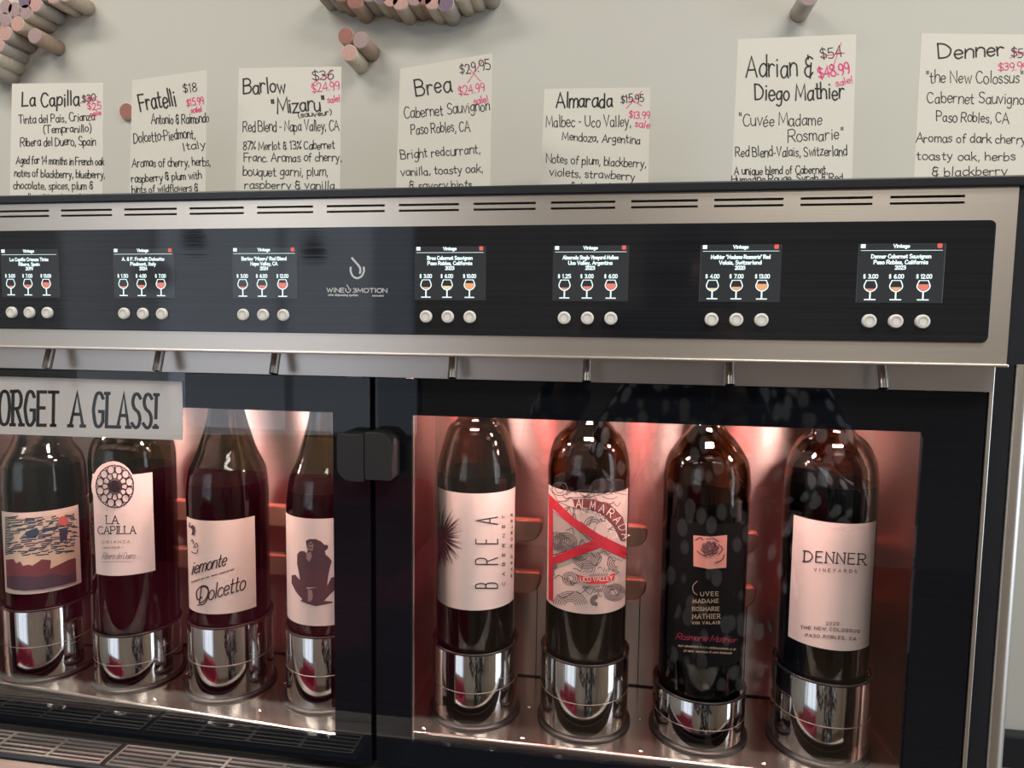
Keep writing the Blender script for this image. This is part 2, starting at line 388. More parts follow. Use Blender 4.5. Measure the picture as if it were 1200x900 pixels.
# street wall with a window opening at the left
WX0, WX1, WZ0, WZ1 = -3.0, -1.1, -.75, 1.05
bm = bmesh.new()
box(bm, XL-.1, WX0, YF-.1, YF, FLOOR, CEIL); box(bm, WX1, XR+.1, YF-.1, YF, FLOOR, CEIL)
box(bm, WX0, WX1, YF-.1, YF, FLOOR, WZ0); box(bm, WX0, WX1, YF-.1, YF, WZ1, CEIL)
struct(obj('wall_front', bm, mat('wall_paint_front', (.48, .43, .38), .8, noise=((4, 4, 4), .4, (.51, .46, .41)))))
bm = bmesh.new()
for x in (WX0, (WX0+WX1)/2-.02, WX1-.04): box(bm, x, x+.04, YF-.06, YF-.01, WZ0, WZ1, .004)
for z in (WZ0, WZ1-.04): box(bm, WX0, WX1, YF-.06, YF-.01, z, z+.04, .004)
wf = struct(obj('window_1', bm, M['trim']))
obj('glass', box(bmesh.new(), WX0+.03, WX1-.03, YF-.04, YF-.034, WZ0+.03, WZ1-.03), M['door_pane'], wf)
# dark rail and wall at the machine's right, low down
struct(obj('trim_1', box(bmesh.new(), .45, XR, YB-.02, YB, -.592, -.546, .003), M['trim']))
struct(obj('trim_2', box(bmesh.new(), .45, XR, YB-.012, YB, -.95, -.592), mat('teal_panel', (.20, .36, .36), .5, noise=((5, 5, 5), .4, (.23, .40, .39)))))

# ------------------------------------------------------------------ dispenser
MZ = -.455                                   # underside
disp = thing('wine_dispenser', (-.075, .22, MZ), 'wide brushed steel wine dispenser with black display panel and two glass doors', 'wine dispenser')
XC = -.075; XW = .462
XA, XB = XC-XW, XC+XW                        # fascia ends -.537 .387
P = .105; G = .1498
GX = [-G-3*P, -G-2*P, -G-P, -G, 0, P, 2*P, 3*P]
# cabinet shell: sides, back, floor plate, mullion
bm = bmesh.new()
SB = .175
box(bm, XA-.049, XA-.030, .05, .44, MZ+.01, .085); box(bm, .416, .4165, .08, .44, MZ+.01, .085)
box(bm, XA-.03, .416, .43, .44, MZ+.01, .085)
obj('cabinet_shell', bm, M['steel'], disp)
obj('base_panel', box(bmesh.new(), XA-.03, .416, .055, .075, MZ, -.392, .002), M['beige'], disp)
# rounded side column
bm = bmesh.new()
prof = [(.4195, .052), (.4215, .049), (.426, .048), (.431, .050), (.4345, .055), (.4360, .062), (.4365, .12), (.4195, .12)]
for z0, z1 in ((MZ, .094),):
    A = [bm.verts.new((x, y, z0)) for x, y in prof]; B = [bm.verts.new((x, y, z1)) for x, y in prof]
    for k in range(len(prof)): bm.faces.new((A[k], A[(k+1) % 8], B[(k+1) % 8], B[k]))
    bm.faces.new(A[::-1]); bm.faces.new(B)
bmesh.ops.recalc_face_normals(bm, faces=bm.faces)
obj('side_column', bm, M['steel'], disp, smooth=True)
obj('side_gasket', box(bmesh.new(), .3985, .4195, .050, .060, MZ, .094), M['trim'], disp)
obj('side_trim', box(bmesh.new(), .3955, .3985, .034, .060, MZ, -.030, .0006), M['steel'], disp)

# interior lining
DBOT = -.392
bm = bmesh.new()
MID = (-.0905, -.0575)
box(bm, XA-.02, .392, SB, SB+.004, -.3735, .03)
for x0, x1 in ((XA-.02, XA-.016), (MID[0], MID[1]), (.372, .376)): box(bm, x0, x1, .075, SB, -.3735, .03)
box(bm, XA-.02, .392, .046, SB, .03, .034)
obj('interior_lining', bm, M['steelv'], disp)
bm = bmesh.new()
for x in (-.3075, -.2025, .0525, .158, .2625): box(bm, x-.0004, x+.0004, SB-.0006, SB, -.3735, -.275)
box(bm, XA-.016, .372, SB-.0008, SB, -.3735, -.3720)
obj('lining_seam', bm, M['dark'], disp)
bm = bmesh.new(); um = bmesh.new()
for x0, x1, ya, yb in ((XA-.016, MID[0], .0734, .0445), (MID[1], .372, .0615, .0600)):
    # section of the shelf with a rounded, turned-down front edge
    sec = [(0, -.3800), (-.0006, -.3800), (-.0006, -.3760)]+[(.0024-.0030*cos(radians(a)), -.3760+.0025*sin(radians(a))) for a in (15, 30, 45, 60, 75, 90)]
    for b, top in ((bm, None), (um, 1)):
        ends = []
        for x, y in ((x0, ya), (x1, yb)):
            pts = [(x, y+dy, z) for dy, z in sec]+[(x, SB, -.3735), (x, SB, -.3750), (x, y+.003, -.3750)] if not top else [(x, y+.001, -.3799), (x, SB, -.3752), (x, SB, DBOT), (x, y+.001, DBOT)]
            ends.append([b.verts.new(p) for p in pts])
        n = len(ends[0])
        for k in range(n): b.faces.new((ends[0][k], ends[0][(k+1) % n], ends[1][(k+1) % n], ends[1][k]))
        b.faces.new(ends[0][::-1]); b.faces.new(ends[1]); bmesh.ops.recalc_face_normals(b, faces=b.faces)
obj('shelf', bm, M['floorsteel'], disp, smooth=True)
obj('void_fill', um, M['dark'], disp)  # black filler standing in for the dark void below the shelf lip
for x, y in ((-.0384, .0684), (-.0233, .0888), (.158, .119), (.157, .0694), (-.2, .069), (-.31, .069), (.26, .0694), (-.31, .119), (-.2, .119), (.0525, .119), (.0525, .0694)):
    obj('screw', lathe(bmesh.new(), [(0, .0012), (.0014, .001), (.0024, 0)], (x, y, -.3735), 12), M['chrome'], disp, smooth=True)
for x in GX:
    for z in (-.200, -.254):
        bm = bmesh.new(); prism(bm, rounded_rect(x-.030+.012, x+.058, z-.0235, z, .017, 8, (1, 1, .25, .25)), .158, .166, .002)
        obj('bottle_rest', bm, M['copper'], disp)

# LED lighting of the two compartments: a module of three chips in front of every bottle neck
for x0, x1 in ((XA, MID[0]-.004), (MID[1]+.004, .372)):
    st = obj('led_strip', box(bmesh.new(), x0+.01, x1-.01, .052, .0735, -.052, -.047, .001), M['trim'], disp)
    for x in GX:
        if not x0 < x < x1: continue
        bm = bmesh.new()
        for k in range(3): box(bm, x-.005, x+.005, .0545+.0065*k, .0575+.0065*k, -.0535, -.052)
        obj('led_chips', bm, M['led'], st)
        area('led_light', (x, .0625, -.0545), (x, .100, -.25), .030, .014, PINK, LED_W)
for x in (-.4125, -.3075, -.2025, -.110, -.040, .0525, .1575, .2625, .358):
    bm = bmesh.new(); lathe(bm, [(0, -.001), (.004, 0), (.006, .003), (.006, .006), (0, .006)], (x, .150, -.045), 16)
    obj('led_spot', bm, M['led'], disp)
    l = bpy.data.lights.new('led_spot_light', 'SPOT'); l.color = (1, .13, .12); l.energy = LEDTOP_W; l.spot_size = radians(85); l.spot_blend = 1; l.shadow_soft_size = .002
    o = bpy.data.objects.new('led_spot_light', l); COL.objects.link(o); o.location = (x, .150, -.0475)
    o.rotation_euler = (Vector((0, .010, -.12))).to_track_quat('-Z', 'Y').to_euler()

# fascia with its ventilation slots
bm = bmesh.new()
ZT, ZB = .0896, -.028
FT = .012
slots = sorted([.3313-.0578*k-.0002 for k in range(15)])
rows = ((.0831, .0848), (.0789, .0805))
zs = [ZB, rows[1][0], rows[1][1], rows[0][0], rows[0][1], ZT]
for a, b in ((0, 1), (2, 3), (4, 5)): box(bm, XA, XB, 0, FT, zs[a], zs[b])
for a, b in ((1, 2), (3, 4)):
    e = XA
    for s in slots:
        box(bm, e, s-.0233, 0, FT, zs[a], zs[b]); e = s+.0233
    box(bm, e, XB, 0, FT, zs[a], zs[b])
bmesh.ops.remove_doubles(bm, verts=bm.verts, dist=1e-6)
obj('fascia', bm, M['steel'], disp)
obj('slot_backing', box(bmesh.new(), XA+.004, XB-.004, FT, FT+.004, .075, .0875), M['dark'], disp)
obj('fascia_lip', box(bmesh.new(), XA, XB+.001, -.0015, .030, -.0302, -.0280, .0007), M['steel'], disp)
obj('fascia_side', box(bmesh.new(), XB-.004, XB, FT, .05, -.028, ZT), M['trim'], disp)
bm = bmesh.new(); box(bm, XA-.008, XB+.030, -.002, .44, ZT, .0968, .0012); box(bm, XB+.0005, XB+.0115, .001, .05, -.028, ZT)
obj('top_cover', bm, M['trim'], disp)
# recessed spout plate and spouts
obj('spout_plate', box(bmesh.new(), XA, .3955, .030, .034, -.0494, -.028), mat('spout_plate_steel', (.58, .52, .48), .38, 1, noise=((3, 3, 900), .35, (.55, .52, .49))), disp)
for x in GX[1:]:
    bm = bmesh.new(); a, b = Vector((x, .0185, -.0285)), Vector((x, .0125, -.0475))
    tube(bm, a, b, .0037, 20, caps=False); tube(bm, b, a, .0027, 20, caps=False); tube(bm, a+(b-a)*.35, a+(b-a)*.30, .0027, 20)
    A = (b-a).normalized()
    n = 20; o1 = A.orthogonal().normalized(); o2 = A.cross(o1)
    V = [(bm.verts.new(b+(o1*cos(2*pi*k/n)+o2*sin(2*pi*k/n))*.0037), bm.verts.new(b+(o1*cos(2*pi*k/n)+o2*sin(2*pi*k/n))*.0027)) for k in range(n)]
    for k in range(n): bm.faces.new((V[k][0], V[(k+1) % n][0], V[(k+1) % n][1], V[k][1]))
    obj('spout', bm, mat('spout_steel', (.40, .38, .36), .18, 1), disp, smooth=True)
# black display panel
pan = obj('control_panel', prism(bmesh.new(), rounded_rect(-.5243, .3744, -.0138, .0679, .0042), -.0012, .002, .0005), M['panelglass'], disp)
py = plane_y(-.00135)
bm = strokes([_catmull([(412.5, 302.5), (417, 307.5), (421.5, 313), (422.3, 317), (421.8, 320)])], 2.3, py)
ribbon(bm, _catmull([(411, 313.5), (411, 318), (413.5, 323.5), (418.5, 326), (423.8, 323.5), (426.4, 318), (426.3, 313.5)]), 2.2, py); face_front(bm)
obj('logo', bm, M['logo'], pan)
bm = strokes(text('WINE', 383.2, 342.2, 403, 342.4, 4.6)+text('3MOTION', 413.8, 342.5, 453.5, 342.8, 4.6), .95, py)
for l in (_catmull([(405.2, 338.4), (405.3, 341), (408, 342.8), (410.6, 341), (410.8, 338.4)]), _catmull([(406.4, 334), (408.6, 337.2), (409, 339.5)])): ribbon(bm, l, 1.0, py)
for l in text('wine dispensing system', 384.5, 346.6, 419.5, 346.9, 2.6)+squiggle(436, 347.2, 449.5, 347.4, 1.6): ribbon(bm, l, .55, py)
face_front(bm); obj('logo_lettering', bm, M['logo'], pan)

DISP = [
 ('La Capilla Crianza Tinta', 'Ribera, Spain', '2019', ('3.00', '7.00', '13.00'), 'rrr', 0),
 ('A. & F. Fratelli Dolcetto', 'Piedmont, Italy', '2024', ('1.50', '4.00', '7.00'), 'rrr', 1),
 ('Barlow "Mizaru" Red Blend', 'Napa Valley, CA', '2024', ('3.00', '6.00', '12.00'), 'rrr', 1),
 ('Brea Cabernet Sauvignon', 'Paso Robles, California', '2023', ('3.00', '6.00', '10.00'), 'dgo', 1),
 ('Almarada Single Vineyard Malbec', 'Uco Valley, Argentina', '2023', ('1.25', '3.00', '6.00'), 'rrr', 1),
 ('Mathier "Madame Rosmarie" Red', 'Valais, Switzerland', '2020', ('4.00', '7.00', '13.00'), 'goo', 1),
 ('Denner Cabernet Sauvignon', 'Paso Robles, California', '2023', ('3.00', '6.00', '12.00'), 'ror', 1)]
ordinal = ['leftmost', 'second', 'third', 'fourth', 'fifth', 'sixth', 'rightmost']
for i, (t1, t2, t3, pr, cols, alert) in enumerate(DISP):
    gx = GX[i+1]
    d = obj('display', box(bmesh.new(), gx-.0262, gx+.0290, -.0014, 0, .0125, .0526, .0003), M['screen'], disp)
    F = lambda p, gx=gx: Vector((gx+p[0], -.00165, -p[1]))         # x right, y down (metres)
    bm = bmesh.new()
    def T(s, cx, base, h, wtot, lw):
        for l in text(s, cx-wtot/2, -base, cx+wtot/2, -base, h): ribbon(bm, l, lw, F)
    T('Vintage', .0012, .0499, .0022, .0100, .0006)
    ribbon(bm, [(-.0245, -.0480), (.0270, -.0480)], .0003, F)
    k = min(.040, .00150*len(t1)); T(t1, .0012, .0428, .0025, k, .00062)
    T(t2, .0012, .0389, .0025, min(.034, .00150*len(t2)), .00062); T(t3, .0012, .0353, .0024, .0066, .0006)
    box(bm, gx-.0247, gx-.0217, -.00165, -.0013, .0497, .0523)
    for j, cx in enumerate((-.0172, -.0008, .0165)):
        T('$', cx-.0042, .0292, .0026, .0013, .0005); T(pr[j], cx+.0014, .0292, .0026, .0060 if len(pr[j]) < 5 else .0068, .00058)
    face_front(bm); obj('screen_text', bm, M['textglow'], d)
    if alert:
        obj('alert_icon', prism(bmesh.new(), rounded_rect(gx+.0237, gx+.0267, .0495, .0525, .0006, 3), -.00165, -.0012), M['redglow'], d)
    for j, cx in enumerate((-.0172, -.0008, .0165)):
        bm = bmesh.new()
        bowl = _catmull([(cx-.0028, -.0277), (cx-.0041, -.0238), (cx-.0026, -.0212), (cx, -.0202), (cx+.0026, -.0212), (cx+.0041, -.0238), (cx+.0028, -.0277)])
        ribbon(bm, bowl, .0007, F); ribbon(bm, [(cx-.0028, -.0277), (cx+.0028, -.0277)], .0005, F)
        ribbon(bm, [(cx, -.0202), (cx, -.0155)], .0010, F); ribbon(bm, [(cx-.0034, -.0147), (cx+.0034, -.0147)], .0008, F); face_front(bm)
        g = obj('wine_glass_icon', bm, M['textglow'], d)
        lv = (-.0222, -.0232, -.0252)[j]; hw = (.0029, .0034, .0036)[j]
        bm = bmesh.new(); fill(bm, [(cx-hw, lv), (cx+hw, lv), (cx+hw*.95, -.0232 if j else -.0220), (cx+.0022, -.0213), (cx, -.0207), (cx-.0022, -.0213), (cx-hw*.95, -.0232 if j else -.0220)],
                                lambda p: F(p)+Vector((0, .0001, 0))); face_front(bm)
        obj('wine_icon', bm, M[{'r': 'wineglow', 'o': 'orangeglow', 'g': 'goldglow', 'd': 'orangeglow'}[cols[j]]], d)
    for j in (-1, 0, 1):
        c = (gx+j*.017, -.0012, 0)
        b = obj('push_button', lathe(bmesh.new(), [(.0047, .0002), (.0047, -.0016), (.0043, -.0023), (.0034, -.0025), (.0031, -.0022), (0, -.0022)], c, 32, 'Y'), M['button'], disp, smooth=True)
        obj('button_ring', lathe(bmesh.new(), [(.0033, -.0021), (.0031, -.00245), (.0026, -.00245), (.0024, -.0021)], c, 28, 'Y'), M['buttonring'], b, smooth=True)

# doors
DY = .035
def frame(bm, X0, X1, Z0, Z1, x0, x1, z0, z1, y0, y1):
    box(bm, X0, x0, y0, y1, Z0, Z1); box(bm, x1, X1, y0, y1, Z0, Z1); box(bm, x0, x1, y0, y1, Z0, z0); box(bm, x0, x1, y0, y1, z1, Z1)
    bmesh.ops.remove_doubles(bm, verts=bm.verts, dist=1e-6)
DB = -.3925
for side, (X0, X1, x0, x1, z0) in dict(left=(-.5365, -.0760, -.505, -.1090, -.3705), right=(-.0712, .3945, -.0398, .3535, -.3662)).items():
    bm = bmesh.new(); frame(bm, X0, X1, DB, -.0505, x0, x1, z0, -.0809, DY, DY+.005)
    d = obj('door', bm, M['blackglass'], disp, label='black framed glass door at the '+side+' of the dispenser')
    bm = bmesh.new(); frame(bm, X0+.006, X1-.006, DB+.004, -.0525, x0-.006, x1+.006, z0-.006, -.0749, DY+.005, .0435)
    obj('inner_frame', bm, M['rubber'], d)
    obj('glass_pane', box(bmesh.new(), x0, x1, DY+.0008, DY+.0028, z0, -.0809), M['door_pane'], d)
    if side == 'right':
        obj('bright_edge', box(bmesh.new(), x0-.0002, x0+.0007, DY+.003, DY+.006, z0, -.0809), M['steel'], d)
    bm = bmesh.new()
    if side == 'left': pts = rounded_rect(-.0970, -.0738, -.1345, -.0955, .012, 8, (1, .15, .15, .25))
    else: pts = rounded_rect(-.0732, -.0498, -.1325, -.0935, .012, 8, (.15, .25, 1, .15))
    prism(bm, pts, .0150, DY, .0004)
    obj('handle', bm, M['handle'], d)
obj('gap_shade', box(bmesh.new(), -.0860, -.0610, .0440, .050, DB, -.0495), M['dark'], disp)  # added black strip, paints the shade in the gap between the doors

# drip trays
TZ = -.3905
tb = at_z(148, 869.5, TZ).y; tf = at_z(123, 895, TZ).y
grs = [(at_z(142, 873, TZ).x, 3, -1), (at_z(147, 875, TZ).x, 5, 1)]
unit = at_z(207, 884.5, TZ).x-at_z(147, 875.5, TZ).x
for nm, xa, xb in (('l', -.53, at_z(416, 882, TZ).x+.004), ('r', at_z(466, 893, TZ).x, .37)):
    bm = bmesh.new(); box(bm, xa, xb, tf-.004, min(tb+.002, DY-.001), TZ-.030, TZ-.001, .0015)
    tray = obj('drip_tray', bm, M['trim'], disp)
    if nm == 'l': spans = [(xa+.003, grs[0][0]), (grs[1][0], xb-.006)]
    else: spans = [(xa+.006, xa+.215), (xa+.222, xb-.006)]
    for s0, s1 in spans:
        bm = bmesh.new(); y0, y1 = tf, tb-.003
        box(bm, s0, s1, y0, y0+.0016, TZ-.001, TZ); box(bm, s0, s1, y1-.0016, y1, TZ-.001, TZ)
        n = max(1, round((s1-s0)/unit))
        for k in range(n+1):
            x = s0+(s1-s0)*k/n; box(bm, max(s0, x-.0016), min(s1, x+.0016), y0+.0016, y1-.0016, TZ-.001, TZ)
        for k in range(1, 5):
            y = y0+(y1-y0)*k/5; box(bm, s0, s1, y-.0010, y+.0010, TZ-.0012, TZ-.0003)
        obj('grille', bm, M['steel' if nm == 'l' else 'trim'], tray)
obj('tray_front', box(bmesh.new(), XA-.02, .41, tf-.040, tf-.005, MZ, TZ-.002, .003), M['steel'], disp)

# counter carrying the dispenser (only its edge could ever be seen)
ct = thing('counter', (0, .15, FLOOR), 'dark counter under the wine dispenser', 'counter')
obj('counter_top', box(bmesh.new(), -1.3, .445, -.10, .465, MZ-.035, MZ-.0005, .004), M['trim'], ct)
obj('counter_cabinet', box(bmesh.new(), -1.28, .44, -.06, .465, FLOOR, MZ-.035, .004), mat('dark_wood', (.06, .045, .035), .5, noise=((3, 3, 30), .4, (.08, .06, .045))), ct)

# ------------------------------------------------------------------ sign on the left door
sg = thing('sign', (-.34, DY, -.115), 'laminated white sign with large black capitals taped across the left door', 'sign')
sy = DY-.0012
c = [at_y(-55, 438.3+1.3, sy), at_y(213.3, 447, sy), at_y(214.8, 516, sy), at_y(-55, 506.6, sy)]
def quad_slab(bm, c, th):
    A = [bm.verts.new(p) for p in c]; B = [bm.verts.new(p+Vector((0, th, 0))) for p in c]
    bm.faces.new(A[::-1]); bm.faces.new(B)
    for k in range(4): bm.faces.new((A[k], A[(k+1) % 4], B[(k+1) % 4], B[k]))
    bmesh.ops.recalc_face_normals(bm, faces=bm.faces); return bm
pap = obj('sign_paper', quad_slab(bmesh.new(), c, .0003), mat('sign_paper_white', (.88, .85, .82), .75, noise=((80, 80, 80), .5, (.86, .83, .80))), sg)
fs = plane_y(sy-.0001)
bm = strokes(text('FORGET', -14, 497.3, 67.5, 498.6, 39, gap=2.6, serif=.6)+text('A', 82.5, 499, 97, 499.3, 39, serif=.6)+text('GLASS!', 109, 499.6, 183.5, 501.6, 39, gap=2.6, serif=.6), 3.9, fs)
obj('sign_lettering', bm, M['ink'], pap)
c = [at_y(-56, 432.5, sy), at_y(217, 436, sy), at_y(218.5, 522.5, sy), at_y(-56, 509.5, sy)]
obj('laminate', quad_slab(bmesh.new(), [p+Vector((0, -.0004, 0)) for p in c], .0002), M['lami'], sg)

# ------------------------------------------------------------------ bottles and their stands
BY = .1125
def bottle_profile(kind, r, H, marks):
    """marks: measured (height, radius) pairs of the shoulder"""
    pr = [(0, .012), (r*.55, .010), (r*.80, .0015), (r*.90, 0), (r*.97, .0015), (r, .006)]
    pr += [(r, marks[0][0]-.012)]
    sh = [(rr, hh) for hh, rr in marks]
    sp = _catmull([(r, marks[0][0]-.012)]+sh+[(.0148, marks[-1][0]+(.022 if kind == 'bordeaux' else .04))], 5)
    pr += [(p[0], p[1]) for p in sp[1:]]
    pr += [(.0142, H-.028), (.0140, H-.022), (.0152, H-.021), (.0152, H-.004), (.0142, H), (.0095, H)]
    return pr
BOT = [ # X, r, z bottom, kind, shoulder marks, glass, wine fill height, look, stand label
 (-.465, .0385, -.3035, 'burgundy', [(.130, .0385), (.154, .036), (.166, .030), (.178, .025), (.214, .0165)], 'bglass', .150),
 (-.360, .0395, -.3210, 'bordeaux', [(.178, .0395), (.192, .0370), (.204, .0300), (.216, .0180)], 'bglass', .168),
 (-.255, .0385, -.3040, 'burgundy', [(.130, .0385), (.152, .0362), (.166, .0305), (.180, .0252), (.214, .0165)], 'bglass', .142),
 (-.1498, .0385, -.3040, 'burgundy', [(.126, .0385), (.150, .0355), (.166, .0290), (.180, .0242), (.214, .0160)], 'bglass', .140),
 (0, .0373, -.3076, 'bordeaux', [(.166, .0373), (.183, .0342), (.207, .0270), (.2165, .0180)], 'bglassb', .166),
 (.105, .0373, -.3080, 'bordeaux', [(.176, .0372), (.193, .0342), (.204, .0290), (.219, .0165)], 'bglassb', .160),
 (.210, .0373, -.3320, 'bordeaux', [(.197, .0372), (.212, .0340), (.227, .0248), (.242, .0140)], 'bglassb', .178),
 (.315, .0375, -.3060, 'bordeaux', [(.176, .0370), (.190, .0348), (.205, .0272), (.216, .0162)], 'bglassb', .170)]
BLAB = ['dark bottle behind the sign with a picture label of hills under a streaky sky',
 'dark bottle with a round rose window emblem arching above its pale label',
 'sloping shouldered bottle with slanted script lettering on a cream label',
 'bottle with a seated monkey on its label, half behind the frame by the door handle',
 'black bottle with a pale label bearing a spiky dark burst and sideways capitals',
 'bottle wrapped in a grey swirling label crossed by red bands',
 'black bottle with a black label and a small pink rose picture',
 'bottle with a plain pale pink label and spaced capitals, at the right end']
SLAB = ['polished steel stand under the bottle with the hills picture label', 'polished steel stand under the bottle with the rose window emblem',
 'polished steel stand under the bottle with slanted script lettering', 'polished steel stand under the bottle with the seated monkey',
 'polished steel stand under the bottle with the spiky dark burst', 'polished steel stand under the bottle crossed by red bands',
 'low polished steel stand under the bottle with a black label', 'polished steel stand under the plain pink labelled bottle at the right end']
FN, ROOT = [], []
SHELF = -.3735
for i, (X, r, zb, kind, marks, gm, wl) in enumerate(BOT):
    st = thing('bottle_stand', (X, BY, SHELF), SLAB[i], 'bottle stand', 'steel stands under the bottles')
    h = zb-SHELF
    rim = h+.0045
    R = .0408
    prof = [(0, 0), (R, 0), (R, rim-.0012), (R-.0008, rim), (R-.0018, rim-.0006), (R-.0020, h), (0, h)]
    cup = obj('cup', lathe(bmesh.new(), prof, (X, BY, SHELF), 96), M['chrome'], st, smooth=True)
    obj('rim', lathe(bmesh.new(), [(R-.0012, rim-.0008), (R+.0004, rim-.0008), (R+.0006, rim+.0005), (R, rim+.0012), (R-.0012, rim+.0008), (R-.0012, rim-.0008)], (X, BY, SHELF), 96), M['rubber'], st, smooth=True)
    obj('seam', lathe(bmesh.new(), [(R-.0003, h*.520), (R+.0002, h*.522), (R+.0002, h*.532), (R-.0003, h*.534)], (X, BY, SHELF), 96), M['steel'], st, smooth=True)
    obj('base_ring', lathe(bmesh.new(), [(R-.001, .0003), (R+.0024, .0003), (R+.0030, .0012), (R+.0028, .0025), (R+.0016, .0034), (R-.001, .0036)], (X, BY, SHELF), 96), M['rubber'], st, smooth=True)
    b = thing('wine_bottle', (X, BY, zb), BLAB[i], 'wine bottle', 'wine bottles inside the dispenser'); ROOT.append(b)
    H = .292
    pr = bottle_profile(kind, r, H, marks)
    t = .0028
    inner = [(max(0, rr-t), hh+(.006 if k < 3 else .004 if k < 6 else 0)) for k, (rr, hh) in enumerate(pr)]
    inner = [(rr, hh) for rr, hh in inner if hh < H-.002]
    outer = pr+[(.0095, H-.003)]
    prof = outer+[(.0095, inner[-1][1])]+inner[::-1]
    bm = lathe(bmesh.new(), prof, (X, BY, zb), 72)
    obj('bottle_glass', bm, M[gm], b, smooth=True)
    # wine: follows the inner wall, a hair inside it
    wp = [(rr+.0005 if rr > .001 else 0, hh-.0004) for rr, hh in inner if hh < wl]
    wp += [(wp[-1][0], wl), (0, wl)]
    obj('wine', lathe(bmesh.new(), wp, (X, BY, zb), 72), M['wine'], b, smooth=True)
    bb = .0006
    FN.append([on_cyl(X, BY, r+bb*.5+.0002*k) for k in range(6)])

def cyl_label(i, t0, t1, z0, z1, m, name='label', arch=None):
    X, r = BOT[i][0], BOT[i][1]+.00025
    bm = bmesh.new(); n = 40
    V = []
    for k in range(n+1):
        a = radians(t0+(t1-t0)*k/n); V.append([bm.verts.new((X+r*sin(a), BY-r*cos(a), z)) for z in (z0, z1)])
    for k in range(n): bm.faces.new((V[k][0], V[k+1][0], V[k+1][1], V[k][1]))
    return obj(name, bm, m, ROOT[i], smooth=True)
def art(i, parent, name, m, layer=1, lines=(), wd=1., polys=(), label=None):
    bm = bmesh.new(); fn = FN[i][layer]
    for p in polys: fill(bm, p, fn, 5)
    for l in lines: ribbon(bm, l, wd, fn, maxseg=6)
    o = obj(name, bm, m, parent)
    if label: o['label'] = label
    return o
def lm(name, c, r=.7): return mat(name, c, r, noise=((400, 400, 400), .5, tuple(v*.94 for v in c)))

# hills label (a plain landscape)
L = cyl_label(0, -24.5, 91, -.2815, -.1975, lm('label_cream', (.80, .68, .60)))
sc = 110/762
def hp(pts): return [(x*sc, 580+y*sc) for x, y in pts]
art(0, L, 'sky_picture', lm('sky_print', (.77, .62, .46)), 1, polys=[hp([(30, 170), (120, 182), (230, 182), (330, 172), (430, 160), (606, 128), (622, 705), (500, 740), (350, 770), (200, 783), (110, 776), (50, 755)])])
rr = random.Random(5); ln = []
for k in range(21):
    y = 192+k*15; x = 45
    while x < 590:
        Lx = rr.uniform(30, 140); bow = -38*((x-200)/400)**2 if x > 200 else -10*((200-x)/170)
        ln.append(hp([(x, y+bow), (x+Lx*.5, y+bow+rr.uniform(-5, 5)-4), (min(600, x+Lx), y+bow-10)])); x += Lx+rr.uniform(15, 80)
art(0, L, 'cloud_streaks', lm('blue_print', (.030, .065, .115)), 2, ln, 1.35, [hp(q) for q in ([(205, 300), (300, 265), (320, 300), (290, 350), (215, 355)], [(205, 195), (280, 188), (285, 210), (200, 215)], [(330, 285), (470, 250), (470, 275), (350, 305)], [(480, 275), (550, 262), (545, 360), (490, 385)])])
art(0, L, 'dark_hills', lm('hill_print', (.20, .065, .075)), 3, polys=[hp([(48, 525), (110, 520), (130, 555), (165, 540), (185, 575), (235, 565), (262, 575), (340, 522), (415, 530), (405, 600), (470, 570), (560, 525), (615, 510), (622, 700), (500, 735), (350, 765), (200, 778), (110, 770), (55, 750)])])
art(0, L, 'dark_ground', lm('ground_print', (.085, .060, .085)), 4, polys=[hp([(52, 660), (160, 655), (300, 668), (420, 640), (520, 655), (620, 630), (622, 700), (500, 735), (350, 765), (200, 778), (110, 770), (55, 750)])])
art(0, L, 'red_sun', lm('sun_print', (.72, .15, .14)), 4, polys=[[tuple(v) for v in circle(513*sc, 580+211*sc, 6.0, 5.7)]])
# rose window label
L = cyl_label(1, -23, 62.5, -.2545, -.1545, M['paper'])
art(1, L, 'label_arch', M['paper'], 0, polys=[[tuple(v) for v in circle(132.5, 569, 25.5, 28.5)]])
cx, cy, R1, R2 = 134.5, 570, 22.3, 25.0
ln = [circle(cx, cy, R1, R2), circle(cx, cy, 8, 9), circle(cx, cy, 6.6, 7.4)]
for k in range(12):
    a = k*30
    ln.append(circle(cx+11.3*cos(radians(a)), cy+12.6*sin(radians(a)), 3.4, 3.8, n=12))
    ln.append(circle(cx+17.8*cos(radians(a+15)), cy+20*sin(radians(a+15)), 4.2, 4.7, n=12))
    ln.append([(cx+14.5*cos(radians(a)), cy+16.2*sin(radians(a))), (cx+R1*cos(radians(a)), cy+R2*sin(radians(a)))])
art(1, L, 'rose_window_emblem', M['ink'], 2, ln, .95, [[tuple(v) for v in circle(cx-4, cy, 6.0, 6.8)]] and [[tuple(v) for v in circle(cx, cy, 6.0, 6.8)]])
ln = text('LA', 124.5, 613.8, 138.5, 613.8, 9.5, serif=1.2)+text('CAPILLA', 114.6, 625.8, 159, 625.2, 8.6, serif=1.2)
art(1, L, 'label_lettering', M['ink'], 2, ln, .95)
ln = text('CRIANZA', 119.5, 637, 152.5, 636, 2.8, gap=5)+squiggle(121, 642.6, 143.5, 642.2, 2)
art(1, L, 'small_lettering', lm('tan_print', (.42, .24, .18)), 2, ln, .6)
ln = text('Ribera del Duero', 119, 655.4, 157.5, 654.6, 7.5, slant=.6, gap=1)+[[(119.5, 658.4), (157, 658)]]
art(1, L, 'script_lettering', M['ink'], 2, ln, .36)
